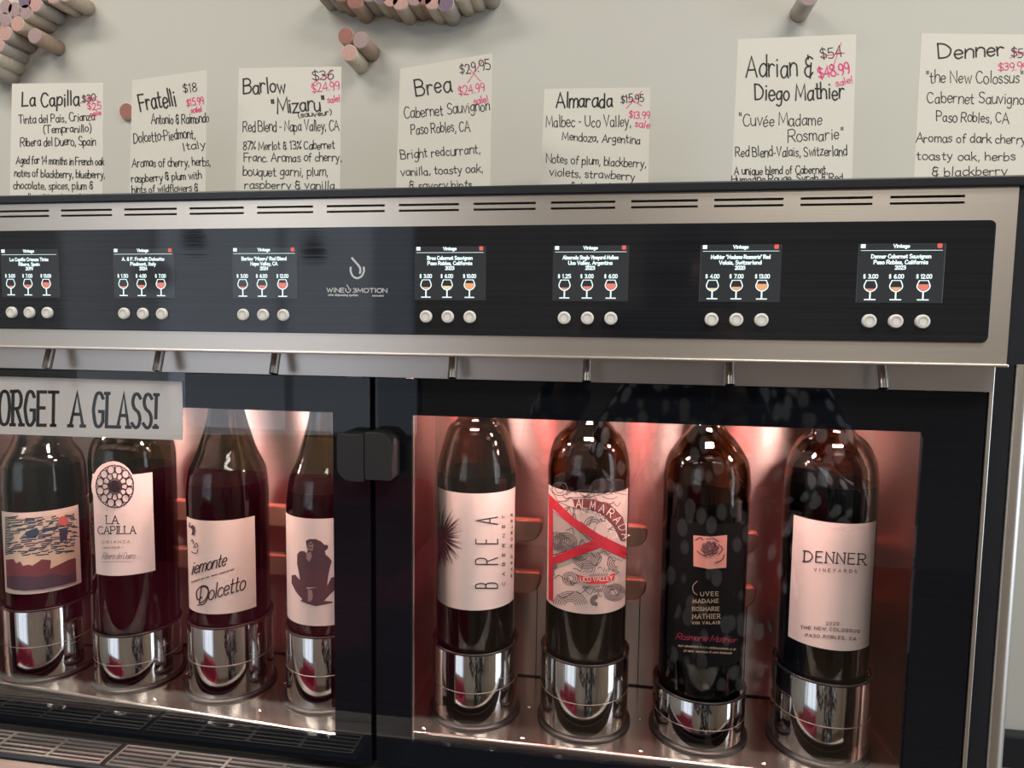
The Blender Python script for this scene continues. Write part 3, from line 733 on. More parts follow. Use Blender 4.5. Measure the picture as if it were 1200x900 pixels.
# script label
L = cyl_label(2, -44, 69, -.2855, -.1938, lm('label_cream_two', (.80, .69, .62)))
s2 = 1/6.0
def dp(pts): return [(210+x*s2, 590+y*s2) for x, y in pts]
ln = text('iemonte', 224.2, 673.3, 264.5, 662.5, 14.5, slant=.7, gap=1.2)
art(2, L, 'script_lettering', M['ink'], 2, ln+text('Dolcetto', 233.5, 707, 287, 690.5, 17, slant=.6, gap=1.0)+[_catmull(dp([(130, 715), (175, 705), (205, 650), (200, 590), (160, 580), (122, 620), (128, 675), (160, 660)]))], 1.35)
art(2, L, 'small_lettering', lm('brown_print', (.10, .06, .05)), 2, squiggle(224.5, 682.8, 274.5, 667.8, 1.9), .6)
ln = [_catmull(dp(q)) for q in ([(75, 135), (70, 160), (80, 170)], [(85, 265), (92, 255), (100, 275), (95, 280)], [(100, 310), (120, 280), (130, 300), (110, 310)], [(85, 340), (110, 350), (125, 345), (130, 320)])]
art(2, L, 'crest_ornament', lm('grey_print', (.07, .06, .07)), 2, ln, 1.0, [dp([(78, 160), (95, 150), (110, 165), (112, 200), (100, 225), (85, 220), (92, 190)])])
# monkey label
L = cyl_label(3, -60, 62, -.2885, -.1858, lm('label_cream_three', (.82, .72, .66)))
fur = lm('fur_print', (.085, .050, .060))
mono = art(3, L, 'monkey_picture', fur, 1, polys=[
    dp([(890, 262), (915, 250), (960, 250), (1000, 268), (1020, 290), (1045, 292), (1048, 315), (1025, 335), (1030, 360), (1055, 380), (1072, 405), (1060, 450), (1045, 525), (1040, 590), (880, 590), (850, 545), (840, 480), (828, 420), (830, 355), (850, 335), (880, 335), (895, 350), (905, 330), (895, 300)]),
    dp([(790, 505), (815, 500), (850, 540), (900, 600), (1040, 580), (1070, 520), (1096, 515), (1098, 605), (1060, 640), (1020, 685), (1080, 690), (1075, 700), (960, 722), (900, 705), (850, 685), (865, 675), (820, 620), (790, 560)])])
art(3, L, 'monkey_face', lm('face_print', (.34, .24, .22)), 2, polys=[dp([(905, 285), (930, 268), (945, 290), (940, 330), (920, 335), (905, 320)]), dp([(895, 350), (925, 340), (935, 370), (915, 410), (895, 390)]), dp([(905, 600), (935, 610), (940, 660), (925, 690), (905, 690)])])
art(3, L, 'monkey_eyes', M['ink'], 3, [dp([(910, 288), (935, 284)]), dp([(912, 310), (930, 312)])], 1.2)
# burst label
L = cyl_label(4, -66, 84, -.2622, -.1548, lm('label_white', (.83, .74, .69)))
rr = random.Random(11); ln = []
for k in range(150):
    a = radians(rr.uniform(-95, 95)); q = rr.uniform(12, 31)
    ln.append([(515+1.5*cos(a), 629+1.5*sin(a)), (515+q*.95*cos(a), 629+q*1.25*sin(a))])
bm = bmesh.new()
for l in ln: ribbon(bm, l, 1.3, FN[4][2], maxseg=5, taper=True)
fill(bm, [(513.2, 616), (519, 620), (521.5, 629), (519, 637), (513.4, 643)], FN[4][2], 4)
obj('burst_picture', bm, M['ink'], L)
ln = []
for ch, a, b in (('B', 689.3, 683), ('R', 661.4, 653.6), ('E', 637.3, 632), ('A', 614.5, 606)): ln += text(ch, 583.2, a, 583.2, b, 25.5)
art(4, L, 'label_lettering', M['ink'], 2, ln, 1.3)
art(4, L, 'small_lettering', lm('grey_print_two', (.16, .12, .11)), 2, text('CABERNET', 591.8, 686, 591.8, 604, 3.2, gap=14)+text('PASO ROBLES', 600.4, 676, 600.4, 602, 1.6, gap=9), .7)
# swirl label with red bands
L = cyl_label(5, -73, 73, -.2572, -.1490, lm('label_grey_pink', (.66, .53, .48)))
s5 = 1/5.0
def ap(pts): return [(630+x*s5, 540+y*s5) for x, y in pts]
rr = random.Random(4); ln = []
for cx, cy, R0, n, a0, a1 in ((130, 165, 45, 2, 0, 360), (420, 190, 120, 8, 180, 350), (160, 480, 70, 6, 0, 360), (290, 560, 85, 6, 0, 180), (190, 690, 45, 3, 0, 360), (190, 850, 100, 6, 180, 360), (350, 820, 40, 5, 90, 270), (450, 770, 60, 5, 0, 360), (110, 470, 60, 4, 0, 360), (120, 650, 80, 6, 130, 260), (470, 600, 60, 4, 90, 220), (330, 380, 60, 3, 180, 320)):
    for k in range(n):
        q = R0*(1-k/n*.8)
        l = [p for p in circle(cx, cy, q, q*.85, a0, a1, 20) if 66 < p.x < 515 and 108 < p.y < 850]
        if len(l) > 1: ln.append(ap(l))
for k in range(60):
    x, y = rr.uniform(90, 420), rr.uniform(130, 800); d = rr.uniform(30, 70)
    ln.append(_catmull(ap([(x, y), (x+d*.5, y+rr.uniform(-25, 25)), (x+d, y+rr.uniform(-20, 20)), (min(510, x+d*1.4), y+rr.uniform(-35, 35))])))
ln += [ap([(185, 185), (250, 170), (400, 175), (520, 200)]), ap([(190, 215), (300, 215), (430, 180)]), ap([(60, 140), (120, 240), (215, 280)]), ap([(210, 270), (210, 350)])]
ln += [ap([(85, 290), (85, 555), (320, 470), (85, 290)])]
art(5, L, 'swirl_drawing', lm('swirl_print', (.06, .045, .05)), 1, ln, .7)
art(5, L, 'panel_shading', lm('panel_print', (.40, .35, .31)), 0, polys=[ap([(85, 290), (320, 468), (85, 560)]), ap([(92, 612), (370, 520), (512, 585), (512, 600), (370, 545), (92, 640)])])
art(5, L, 'red_bands', lm('red_print', (.50, .014, .035)), 2, polys=[ap([(64, 190), (125, 250), (220, 340), (360, 430), (521, 508), (519, 576), (375, 512), (330, 465), (190, 375), (110, 300), (64, 260)]), ap([(86, 565), (330, 462), (385, 470), (385, 505), (86, 610)]), ap([(64, 220), (88, 280), (90, 825), (64, 812)])])
art(5, L, 'maroon_banner', lm('maroon_print', (.20, .05, .055)), 2, polys=[ap([(205, 225), (330, 225), (430, 260), (500, 330), (516, 400), (515, 470), (490, 470), (455, 390), (390, 320), (290, 285), (222, 285)])])
def arc_text(s, pts, h, wd_each):
    out = []
    for ch, (x, y, rot) in zip(s, pts):
        c, s_ = cos(radians(rot)), sin(radians(rot))
        a = Vector((x-c*wd_each/2, y-s_*wd_each/2)); b = Vector((x+c*wd_each/2, y+s_*wd_each/2))
        if glyph(ch)[0] > 2.2: out += text(ch, a.x, a.y, b.x, b.y, h)
        else: out += text(ch, a.x+(b-a).x*.45, a.y+(b-a).y*.45, a.x+(b-a).x*.62, a.y+(b-a).y*.62, h)
    return [[(630+p[0]*s5, 540+p[1]*s5) for p in l] for l in out]
ln = arc_text('ALMARADA', [(240, 275, 2), (275, 278, 4), (320, 284, 8), (372, 300, 20), (415, 325, 36), (450, 360, 52), (478, 400, 66), (495, 445, 78)], 48, 30)
ln += arc_text('MALBEC 2023', [(235, 308, 2), (258, 308, 3), (282, 311, 5), (306, 317, 12), (330, 325, 18), (353, 336, 24), (370, 350, 35), (388, 366, 40), (408, 388, 48), (425, 415, 58), (440, 448, 66)], 26, 17)
art(5, L, 'banner_lettering', lm('white_print', (.86, .76, .70)), 4, ln, .85)
art(5, L, 'oval_patch', lm('oval_print', (.62, .50, .45)), 2, polys=[[tuple(v) for v in circle(630+350*s5, 540+690*s5, 22, 12)]])
art(5, L, 'place_band', lm('place_print', (.68, .06, .06)), 3, polys=[ap([(235, 668), (300, 682), (390, 682), (455, 655), (448, 700), (390, 722), (300, 722), (245, 708)])])
ln = text('UCO VALLEY', 630+252*s5, 540+710*s5, 630+440*s5, 540+700*s5, 5.4)
art(5, L, 'place_lettering', M['_w'] if '_w' in M else lm('white_print', (.86, .76, .70)), 4, ln, .75)
ln = squiggle(630+288*s5, 540+655*s5, 630+450*s5, 540+648*s5, 5)+squiggle(630+300*s5, 540+678*s5, 630+410*s5, 540+676*s5, 4)+squiggle(630+265*s5, 540+748*s5, 630+440*s5, 540+738*s5, 3.4)
art(5, L, 'oval_lettering', M['ink'], 4, ln, .6)
# black label
L = cyl_label(6, -58, 58, -.296, -.170, mat('label_black', (.005, .005, .006), .6, spec=.15))
q = [(812.6, 627.2), (832, 629), (852.2, 626.8), (851, 665.2), (831, 666.8), (812.6, 663.4)]
art(6, L, 'picture_ground', lm('rose_ground', (.66, .30, .24)), 1, polys=[q])
s6 = 1/5.0
ln = []
for k in range(6):
    n_ = 3+k
    for q in range(n_):
        a = radians(360*q/n_+25*k); R_ = 1.0+1.35*k
        ln.append(circle(770+310*s6+R_*cos(a), 600+215*s6+R_*.85*sin(a), 1.4+.22*k, 1.1+.18*k, math.degrees(a)-105, math.degrees(a)+105, 8))
ln += [_catmull([(770+x*s6, 600+y*s6) for x, y in l]) for l in ([(225, 165), (250, 150), (270, 165)], [(340, 300), (380, 280), (395, 250)], [(360, 190), (385, 215), (360, 250)], [(235, 230), (260, 250), (290, 262)], [(290, 160), (330, 155), (360, 175)])]
art(6, L, 'rose_drawing', lm('rose_print', (.10, .025, .04)), 2, ln, 1.1)
gold = lm('gold_print', (.52, .40, .26))
ln = _catmull([(817, 681), (812, 687), (813, 694), (817, 697)]),
ln = list(ln)+text('UVEE', 821, 698.3, 842, 698, 4.5, gap=4, serif=1)+text('MADAME', 812, 706.5, 842, 706.2, 4.3, gap=3.5, serif=1)+text('ROSMARIE', 811.5, 715.8, 843, 715.5, 4.3, gap=3, serif=1)+text('MATHIER', 811.5, 725, 844, 724.6, 5, gap=3.5, serif=1)+text('VIN VALAIS', 811, 731.6, 843.5, 731, 3, gap=4)
art(6, L, 'gold_lettering', gold, 2, ln, .65)
art(6, L, 'red_signature', lm('signature_print', (.38, .04, .08)), 2, text('Rosmarie Mathier', 792, 749, 863, 753.5, 7, slant=.3, gap=.8), .6)
art(6, L, 'small_lettering', gold, 2, squiggle(795, 757.5, 862, 762, 2.2)+squiggle(800, 763.5, 858, 766.5, 2.2), .6)
# plain pink label
L = cyl_label(7, -63.2, 53.5, -.2720, -.1640, lm('label_pink', (.82, .70, .66)))
art(7, L, 'label_lettering', M['ink'], 2, text('DENNER', 942, 658, 1014.5, 662, 12.5, gap=3.4, serif=1.1), 1.4)
art(7, L, 'small_lettering', lm('brown_print_two', (.12, .07, .06)), 2, text('VINEYARDS', 954, 669.5, 1004, 671.5, 3.6, gap=9)+text('2020', 968, 732.5, 983, 732.8, 3.6, gap=4)
    + text('THE NEW COLOSSUS', 938, 736.5, 1007, 741.5, 3.4, gap=4)+text('PASO ROBLES, CA', 944, 746, 1003, 750.5, 3.4, gap=4), .7)

# ------------------------------------------------------------------ cards on the top cover
CT = .0968
CARDS = [ # label, plane: (px,py) corners TL TR at depths yl, yr ; texts
 ('cream handwritten price card furthest left, under the wall corks', (14, 98), (121, 97), .285, .28,
  [('La Capilla', 26, 124, 93, 124, 17, 1), ('$30', 96.5, 119.5, 112, 118.5, 8, 0), ('Tinta del Pais, Crianza', 22, 145, 111, 141, 9.5, 0), ('(Tempranillo)', 51, 156, 107, 154.5, 9, 0), ('Ribera del Duero, Spain', 24, 171.5, 112, 170, 10, 0),
   ('Aged for 14 months in French oak', 19, 191.5, 122, 194, 9, 0), ('notes of blackberry, blueberry,', 17, 207, 123, 209, 9, 0), ('chocolate, spices, plum &', 16, 221.5, 109, 222, 9, 0), ('vanilla with a long finish', 16, 236, 112, 236, 9, 0)],
  [('$25', 103, 129, 119, 127, 8), ('sale', 106, 137, 119, 134, 6)], [((94, 121), (114, 113)), ((97, 112), (112, 122)), ((102, 112), (118, 120))]),
 ('cream price card beside a flat cork end, tilted up at its right', (155, 94), (242.5, 82), .285, .245,
  [('Fratelli', 165, 131, 207, 123.5, 20, 1), ('$18', 215.5, 109.5, 231, 107, 10, 0), ('Antonio & Raimondo', 177.5, 145.5, 245, 143.5, 11, 0), ('Dolcetto-Piedmont,', 157, 167.5, 229, 162, 12, 0), ('Italy', 215, 176.5, 241, 173.5, 9, 0),
   ('Aromas of cherry, herbs,', 155, 196, 247, 194, 10, 0), ('raspberry & plum with', 154.5, 214, 236, 209, 9, 0), ('hints of wildflowers &', 155, 226, 232, 224, 8.5, 0), ('spices', 155, 239, 190, 238, 8, 0)],
  [('$15.99', 219, 124.5, 239, 122.5, 8.5), ('sale!', 224, 132.5, 237, 131, 6)], []),
 ('wide price card headed by two lines of large writing, under the three corks', (280, 80), (400, 78), .27, .27,
  [('Barlow', 285.5, 110, 335, 107.5, 17, 1), ('$36', 366.5, 95, 391.5, 93, 11, 0), ('"Mizaru"', 319.5, 133, 381.5, 128.5, 17, 1), ('(sauveur)', 349.5, 138, 389, 134, 6, 0), ('Red Blend - Napa Valley, CA', 285, 154.5, 397.5, 152.5, 12, 0),
   ('87% Merlot & 13% Cabernet', 285, 176, 392, 174.5, 9.5, 0), ('Franc. Aromas of cherry,', 286, 189.5, 400.5, 189, 10, 0), ('bouquet garni, plum,', 285, 206, 384, 206, 10.5, 0), ('raspberry & vanilla.', 287, 221, 395, 221.5, 9.5, 0)],
  [('$24.99', 366, 109, 398.5, 105, 10), ('sale!', 384, 120.5, 398.5, 119, 7.5)], [((365, 99), (391, 82)), ((378, 86), (392, 99))]),
 ('tilted price card with one short word for a heading, taller at its right', (469, 80.5), (577, 62.5), .29, .255,
  [('Brea', 488, 112, 529, 106.5, 20, 1), ('$29.95', 539.5, 87, 575, 81.5, 11.5, 0), ('Cabernet Sauvignon', 474, 138.5, 574, 129.5, 13, 0), ('Paso Robles, CA', 482, 157.5, 551, 153, 12, 0),
   ('Bright redcurrant,', 470, 186.5, 563, 179.5, 11, 0), ('vanilla, toasty oak,', 470, 206.5, 566, 201.5, 9.5, 0), ('& savory hints.', 480, 221.5, 556, 220, 9, 0)],
  [('$24.99', 538, 111.5, 568.5, 107, 10), ('sale!', 556, 122.5, 572.5, 119.5, 8)], [((548, 97), (565, 72)), ((548, 78), (563, 95))]),
 ('shortest cream price card, standing alone at the middle of the wall', (638, 104), (762, 102.5), .33, .33,
  [('Almarada', 652, 126, 717.5, 126, 16.5, 1), ('$15.95', 727.5, 121, 755, 119, 9, 0), ('Malbec - Uco Valley,', 640, 148.5, 739.5, 148.5, 13, 0), ('Mendoza, Argentina', 659, 164, 750, 168.5, 9.5, 0),
   ('Notes of plum, blackberry,', 640, 190.5, 757, 196.5, 10, 0), ('violets, strawberry', 644, 206, 744, 211, 9.5, 0), ('& chocolate hints', 670, 221.5, 731, 222, 7.5, 0)],
  [('$13.99', 737, 138, 761, 139.5, 8), ('sale', 744, 148, 761, 151, 8)], [((734, 127), (752, 107)), ((733, 113), (752, 124))]),
 ('tallest price card, with a two line heading and bold pink figures', (865, 46), (1003.5, 40), .27, .265,
  [('Adrian &', 874.5, 91, 952.5, 90, 24, 1), ('$54', 962, 69.5, 987, 66, 12.5, 0), ('Diego Mathier', 885, 117.5, 989, 116, 19, 1), ('"Cuvée Madame', 866.5, 148, 963, 147, 14, 0), ('Rosmarie"', 923.5, 166, 988.5, 163.5, 14, 0),
   ('Red Blend-Valais, Switzerland', 862, 184, 992.5, 182, 11.5, 0), ('A unique blend of Cabernet,', 860.5, 205, 970, 203, 9.5, 0), ('Humagne Rouge, Syrah & Red', 857.5, 214.5, 988, 212, 9, 0)],
  [('$48.99', 960, 92.5, 996.5, 85, 13), ('sale!', 980, 101, 999.5, 97, 8)], [((962, 66), (990, 62)), ((975, 82), (986, 50))]),
 ('price card cut off by the picture edge, furthest right', (1080, 39), (1212, 40.5), .28, .275,
  [('Denner', 1100.5, 69, 1177, 65.5, 17, 1), ('$50', 1185, 67.5, 1207, 67, 11, 0), ('"the New Colossus"', 1085.5, 97, 1199, 97.5, 14, 0), ('Cabernet Sauvignon', 1086.5, 120.5, 1207, 122, 13, 0), ('Paso Robles, CA', 1097.5, 142.5, 1182, 144, 12, 0),
   ('Aromas of dark cherry,', 1073.5, 166.5, 1205, 168, 10.5, 0), ('toasty oak, herbs', 1074.5, 187, 1189.5, 188, 10, 0), ('& blackberry', 1092.5, 206, 1180, 205.5, 10.5, 0)],
  [('$39.99', 1170, 83, 1204, 82, 9)], [((1184, 68), (1208, 58)), ((1186, 58), (1206, 67))])]
for lab, tl, tr, yl, yr, txt, pk, strike in CARDS:
    A, B = at_y(*tl, yl), at_y(*tr, yr)
    x0b, x1b = A.x-.0035, B.x+.001
    lean = .012
    # bottom corners on the top cover, a little nearer the viewer (the card leans back)
    C_ = Vector((x0b, yl-lean, CT+.0012))
    dn = (C_-A)+Vector((.0045, 0, 0)); D = B+dn*((B.z-CT-.0012)/-dn.z)
    nn = (B-A).cross(C_-A); D.y -= (D-A).dot(nn)/nn.y
    nrm = (B-A).cross(C_-A).normalized()
    if nrm.y > 0: nrm = -nrm
    root = thing('price_card', ((A.x+B.x)/2, (yl+yr)/2-lean, CT), lab, 'price card', 'handwritten price cards on top of the dispenser')
    bm = bmesh.new(); V1 = [bm.verts.new(p) for p in (A, B, D, C_)]; V2 = [bm.verts.new(p-nrm*.0004) for p in (A, B, D, C_)]
    bm.faces.new(V1); bm.faces.new(V2[::-1])
    for k in range(4): bm.faces.new((V1[k], V1[(k+1) % 4], V2[(k+1) % 4], V2[k]))
    bmesh.ops.recalc_face_normals(bm, faces=bm.faces)
    paper = obj('card_paper', bm, M['card'], root)
    def on_card(p, A=A, nrm=nrm):
        d = ray(p[0], p[1]); return CAM+d*((A-CAM).dot(nrm)/d.dot(nrm))+nrm*.0002
    bm = bmesh.new()
    for s, a, b, c, d, h, big in txt:
        for l in text(s, a, b, c, d, h, jit=.55, gap=1.5): ribbon(bm, l, 1.85 if big else 1.05, on_card)
    face_front(bm); obj('handwriting', bm, M['ink'], paper)
    bm = bmesh.new()
    for s, a, b, c, d, h in pk:
        for l in text(s, a, b, c, d, h, jit=.5, gap=1.4): ribbon(bm, l, 1.7 if h == 13 else 1.1, on_card)
    for a, b in strike: ribbon(bm, [a, b], .9, on_card)
    face_front(bm); obj('sale_price', bm, M['pinkink'], paper)
    # clear acrylic foot that holds the card upright
    u = (B-A); u.z = 0; u.normalize(); back = Vector((-u.y, u.x, 0)); c0 = (C_+D)/2
    bm = bmesh.new()
    for off, hh in ((-.0060, .010), (.0035, .014)):
        P4 = [c0+u*sx+back*(off+sy_) for sx, sy_ in ((-.03, 0), (.03, 0), (.03, .0035), (-.03, .0035))]
        va = [bm.verts.new(Vector((p.x, p.y, CT))) for p in P4]; vb = [bm.verts.new(Vector((p.x, p.y, CT+hh))) for p in P4]
        bm.faces.new(va[::-1]); bm.faces.new(vb)
        for k in range(4): bm.faces.new((va[k], va[(k+1) % 4], vb[(k+1) % 4], vb[k]))
    bmesh.ops.recalc_face_normals(bm, faces=bm.faces)
    obj('card_foot', bm, M['lami'], root)

# ------------------------------------------------------------------ wine corks glued end-on to the wall
CK = [mat('cork_tan', (.56, .45, .35), .85, noise=((260, 260, 90), .25, (.62, .52, .41)), bump=((500, 500, 500), .3)),
      mat('cork_grey', (.46, .41, .37), .85, noise=((260, 260, 90), .25, (.52, .46, .41)), bump=((500, 500, 500), .3)),
      mat('cork_brown', (.42, .30, .23), .85, noise=((260, 260, 90), .25, (.47, .34, .27)), bump=((500, 500, 500), .3)),
      mat('cork_pale', (.60, .52, .41), .85, noise=((260, 260, 90), .25, (.72, .64, .52)), bump=((500, 500, 500), .3))]
CE = [mat('cork_end_pink', (.50, .28, .25), .85, noise=((300, 300, 300), .3, (.58, .36, .32))),
      mat('cork_end_mauve', (.34, .23, .24), .85, noise=((300, 300, 300), .3, (.42, .31, .31))),
      mat('cork_end_purple', (.16, .11, .17), .85, noise=((300, 300, 300), .3, (.25, .17, .24))),
      mat('cork_end_red', (.30, .12, .10), .85, noise=((300, 300, 300), .3, (.38, .18, .15)))]
CL, CR = .045, .0118
protos = {}
def cork_mesh(ln):
    if ln not in protos:
        o = obj('wine_cork', lathe(bmesh.new(), [(0, 0), (CR, 0), (CR, -ln+.0012), (CR-.0010, -ln), (0, -ln)], (0, 0, 0), 28, 'Y'), CK[0])
        e = obj('cork_end', lathe(bmesh.new(), [(CR-.0012, -ln+.0002), (CR-.0013, -ln-.0003), (0, -ln-.0003)], (0, 0, 0), 28, 'Y'), CE[0])
        for ob in (o, e):
            for p in ob.data.polygons: p.use_smooth = abs(p.normal.y) < .6
        protos[ln] = (o.data, e.data)
        bpy.data.objects.remove(o); bpy.data.objects.remove(e)
    return protos[ln]
def put_cork(x, y, body, end, label, group, ln=CL, sc=1., tilt=(0, 0)):
    p = at_y(x, y, YB-ln)
    md, me = cork_mesh(ln)
    o = bpy.data.objects.new('wine_cork', md); COL.objects.link(o); o.location = (p.x, YB+.0002, p.z); o.scale = (sc, 1, sc)
    e = bpy.data.objects.new('cork_end', me); COL.objects.link(e); e.parent = o
    for ob, mm in ((o, CK[body]), (e, CE[end])):
        ob.material_slots[0].link = 'OBJECT'; ob.material_slots[0].material = mm
    return tag(o, label, 'wine cork', group)
lc = [(7, 8, 3, 1), (17, 11, 1, 1), (5, 23, 1, 1), (29, 1, 1, 2), (41, 5, 1, 0), (30, 14, 0, 1), (20, 28, 0, 0), (40, 42, 2, 1), (6, 39, 1, 0), (-3, 53, 1, 0), (-8, 66, 3, 1), (-14, 79, 1, 1),
      (62, -5, 3, 0), (52, -9, 1, 2), (76, -7, 0, 0), (-6, 30, 0, 1), (-18, 42, 0, 1), (-7, 15, 1, 1), (-25, 58, 2, 1), (-30, 71, 1, 0)]
for x, y, a, b in lc:
    put_cork(x, y, a, b, 'wine cork glued end-on in the dense cluster at the upper left of the wall', 'corks in the upper left cluster')
tc = [(374, -15, 1, 1), (388, -13, 1, 3), (400, -8, 2, 3), (416, 0.5, 2, 3), (432, -8, 1, 1), (446, -6, 3, 2), (458, -2, 2, 0), (469, 2, 0, 0), (486, -3, 2, 1), (498, -4, 2, 3), (507, 1, 3, 0), (522, 3, 1, 2), (540, -9, 3, 1), (554, -14, 3, 1), (480, -16, 1, 1), (430, -22, 1, 1), (410, -18, 1, 2), (455, -19, 1, 1), (515, -17, 2, 1), (570, -18, 1, 1)]
for x, y, a, b in tc:
    put_cork(x, y, a, b, 'wine cork in the ragged row along the top edge of the wall', 'corks along the top edge')
put_cork(405, 41.5, 2, 3, 'dark red ended cork, upper left of the trio on the bare wall', 'trio of corks')
put_cork(422.5, 47, 2, 1, 'brown cork, right one of the trio on the bare wall', 'trio of corks')
put_cork(409, 62, 3, 0, 'pale cork with a pink end, lowest of the trio on the bare wall', 'trio of corks')
put_cork(948, -4, 1, 1, 'lone cork at the top edge of the wall, over the tallest price card', None)
put_cork(148, 130, 0, 3, 'reddish cork end flat on the wall between the two leftmost price cards', None, ln=.006, sc=1.1)

# ------------------------------------------------------------------ shop behind the viewer (seen only as reflections)
for cx, cy in CEIL_POS:
    t = thing('ceiling_lamp', (cx, cy, CEIL), 'long ceiling lamp with pale diffuser', 'lamp', 'ceiling lamps')
    obj('lamp_housing', box(bmesh.new(), cx-.58, cx+.58, cy-.16, cy+.16, 1.28, CEIL-.0005, .004), mat('lamp_white', (.7, .7, .68), .5), t)
for q, (x, y, Yv, r_, lab) in enumerate(((228, 280, 2.1, .050, 'black globe pendant lamp hanging on the far left of three'), (368, 293, 2.3, .054, 'black globe pendant lamp nearest the middle of the shop'), (181, 322, 1.5, .058, 'lowest black globe pendant lamp, nearest the dispenser'))):
    v = at_y(x, y, Yv); c = Vector((v.x, -v.y, v.z))
    t = thing('pendant_lamp', c, lab, 'lamp', 'pendant lamps')
    obj('lamp_shade', lathe(bmesh.new(), [(r_*.25, r_*.97)]+[(r_*sin(radians(a)), r_*cos(radians(a))) for a in range(15, 151, 15)]+[(r_*.46, -r_*.80), (r_*.9*.9, 0), (r_*.2, r_*.9)], c, 32), M['trim'], t, smooth=True)
    obj('cord', tube(bmesh.new(), c+Vector((0, 0, r_*.95)), (c.x, c.y, CEIL), .003, 8), M['trim'], t)
sf = thing('sofa', (-1.15, -1.55, FLOOR), 'deep red upholstered sofa on short dark legs', 'sofa')
red = mat('red_fabric', (.26, .010, .045), .8, noise=((60, 60, 60), .4, (.30, .014, .055)))
obj('seat', box(bmesh.new(), -1.85, -.55, -1.75, -1.2, FLOOR+.12, FLOOR+.48, .05, 4), red, sf)
obj('backrest', box(bmesh.new(), -1.85, -.55, -1.98, -1.70, FLOOR+.12, FLOOR+.80, .06, 4), red, sf)
for x in (-1.98, -.55): obj('armrest', box(bmesh.new(), x, x+.13, -1.98, -1.2, FLOOR+.12, FLOOR+.62, .04, 4), red, sf)
for x in (-1.9, -.5):
    for y in (-1.9, -1.28): obj('leg', tube(bmesh.new(), (x, y, FLOOR), (x, y, FLOOR+.13), .02, 14, .028), M['trim'], sf)

# the photographer, a step behind the lens
ph = thing('phone', (.185, -.503, -.012), 'dark phone held level in both hands of the photographer', 'phone')
bd = obj('phone_body', box(bmesh.new(), .105, .265, -.507, -.4985, -.050, .026, .003, 3), mat('phone_shell', (.10, .14, .16), .25), ph)
bm = bmesh.new(); box(bm, .110, .148, -.4985, -.4965, -.020, .022, .001)
isl = obj('camera_bump', bm, M['blackglass'], ph)
for z in (.012, -.009): obj('camera_lens', lathe(bmesh.new(), [(0, 0), (.008, 0), (.008, .0012), (.006, .0014), (0, .0010)], (.135, -.4966, z), 24, 'Y'), M['chrome'], isl, smooth=True)
pr = thing('person', (.36, -.92, FLOOR), 'person in a dark blouse with pale flecks holding up a phone', 'person')
skin = mat('skin', (.50, .31, .24), .5, noise=((60, 60, 60), .4, (.54, .34, .27)))
J = [('pelvis', (.36, -.92, -.52), .12, None), ('belly', (.36, -.92, -.38), .115, 'pelvis'), ('chest', (.36, -.91, -.20), .12, 'belly'), ('collar', (.34, -.905, -.075), .075, 'chest'),
     ('neck', (.305, -.885, -.01), .050, 'collar'), ('jaw', (.275, -.865, .045), .058, 'neck'), ('face', (.272, -.862, .105), .076, 'jaw'), ('brow', (.272, -.875, .160), .082, 'face'), ('crown', (.272, -.885, .205), .055, 'brow')]
for sd, sx in (('l', -1), ('r', 1)):
    J += [('sh'+sd, (.36+sx*.155, -.90, -.105), .055, 'chest'), ('el'+sd, (.36+sx*.235-.02, -.80, -.34), .040, 'sh'+sd), ('fo'+sd, (.19+sx*.185, -.67, -.20), .036, 'el'+sd),
          ('wr'+sd, (.185+sx*.115, -.565, -.075), .026, 'fo'+sd), ('pa'+sd, (.185+sx*.102, -.530, -.035), .024, 'wr'+sd),
          ('hip'+sd, (.36+sx*.085, -.92, -.62), .095, 'pelvis'), ('kn'+sd, (.36+sx*.095, -.91, -.98), .062, 'hip'+sd), ('an'+sd, (.36+sx*.10, -.93, -1.32), .040, 'kn'+sd), ('to'+sd, (.36+sx*.115, -.82, -1.372), .030, 'an'+sd)]
    for q in range(4):
        z = -.052+.021*q; ln_ = (.9, 1, .97, .8)[q]
        J += [('f%da%s' % (q, sd), (.185+sx*.100, -.515, z), .0095, 'pa'+sd), ('f%db%s' % (q, sd), (.185+sx*.090, -.494, z+.003), .0085, 'f%da%s' % (q, sd)), ('f%dc%s' % (q, sd), (.185+sx*(.090-.030*ln_), -.4885, z+.004), .0075, 'f%db%s' % (q, sd))]
    J += [('t1'+sd, (.185+sx*.088, -.530, -.030), .011, 'pa'+sd), ('t2'+sd, (.185+sx*.066, -.521, -.022), .0095, 't1'+sd), ('t3'+sd, (.185+sx*.045, -.518, -.018), .0085, 't2'+sd)]
me = bpy.data.meshes.new('body'); idx = {n: k for k, (n, *_r) in enumerate(J)}
base = Vector(pr.location)
me.from_pydata([Vector(p)-base for _n, p, _r, _q in J], [(idx[q], idx[n]) for n, _p, _r, q in J if q], [])
bo = bpy.data.objects.new('body', me); COL.objects.link(bo); bo.parent = pr; me.materials.append(skin)
sk = bo.modifiers.new('skin', 'SKIN'); sk.use_smooth_shade = True
for k, (_n, _p, r_, _q) in enumerate(J):
    v = me.skin_vertices[0].data[k]; v.radius = (r_, r_); v.use_root = (k == 0)
sb = bo.modifiers.new('sub', 'SUBSURF'); sb.levels = sb.render_levels = 1
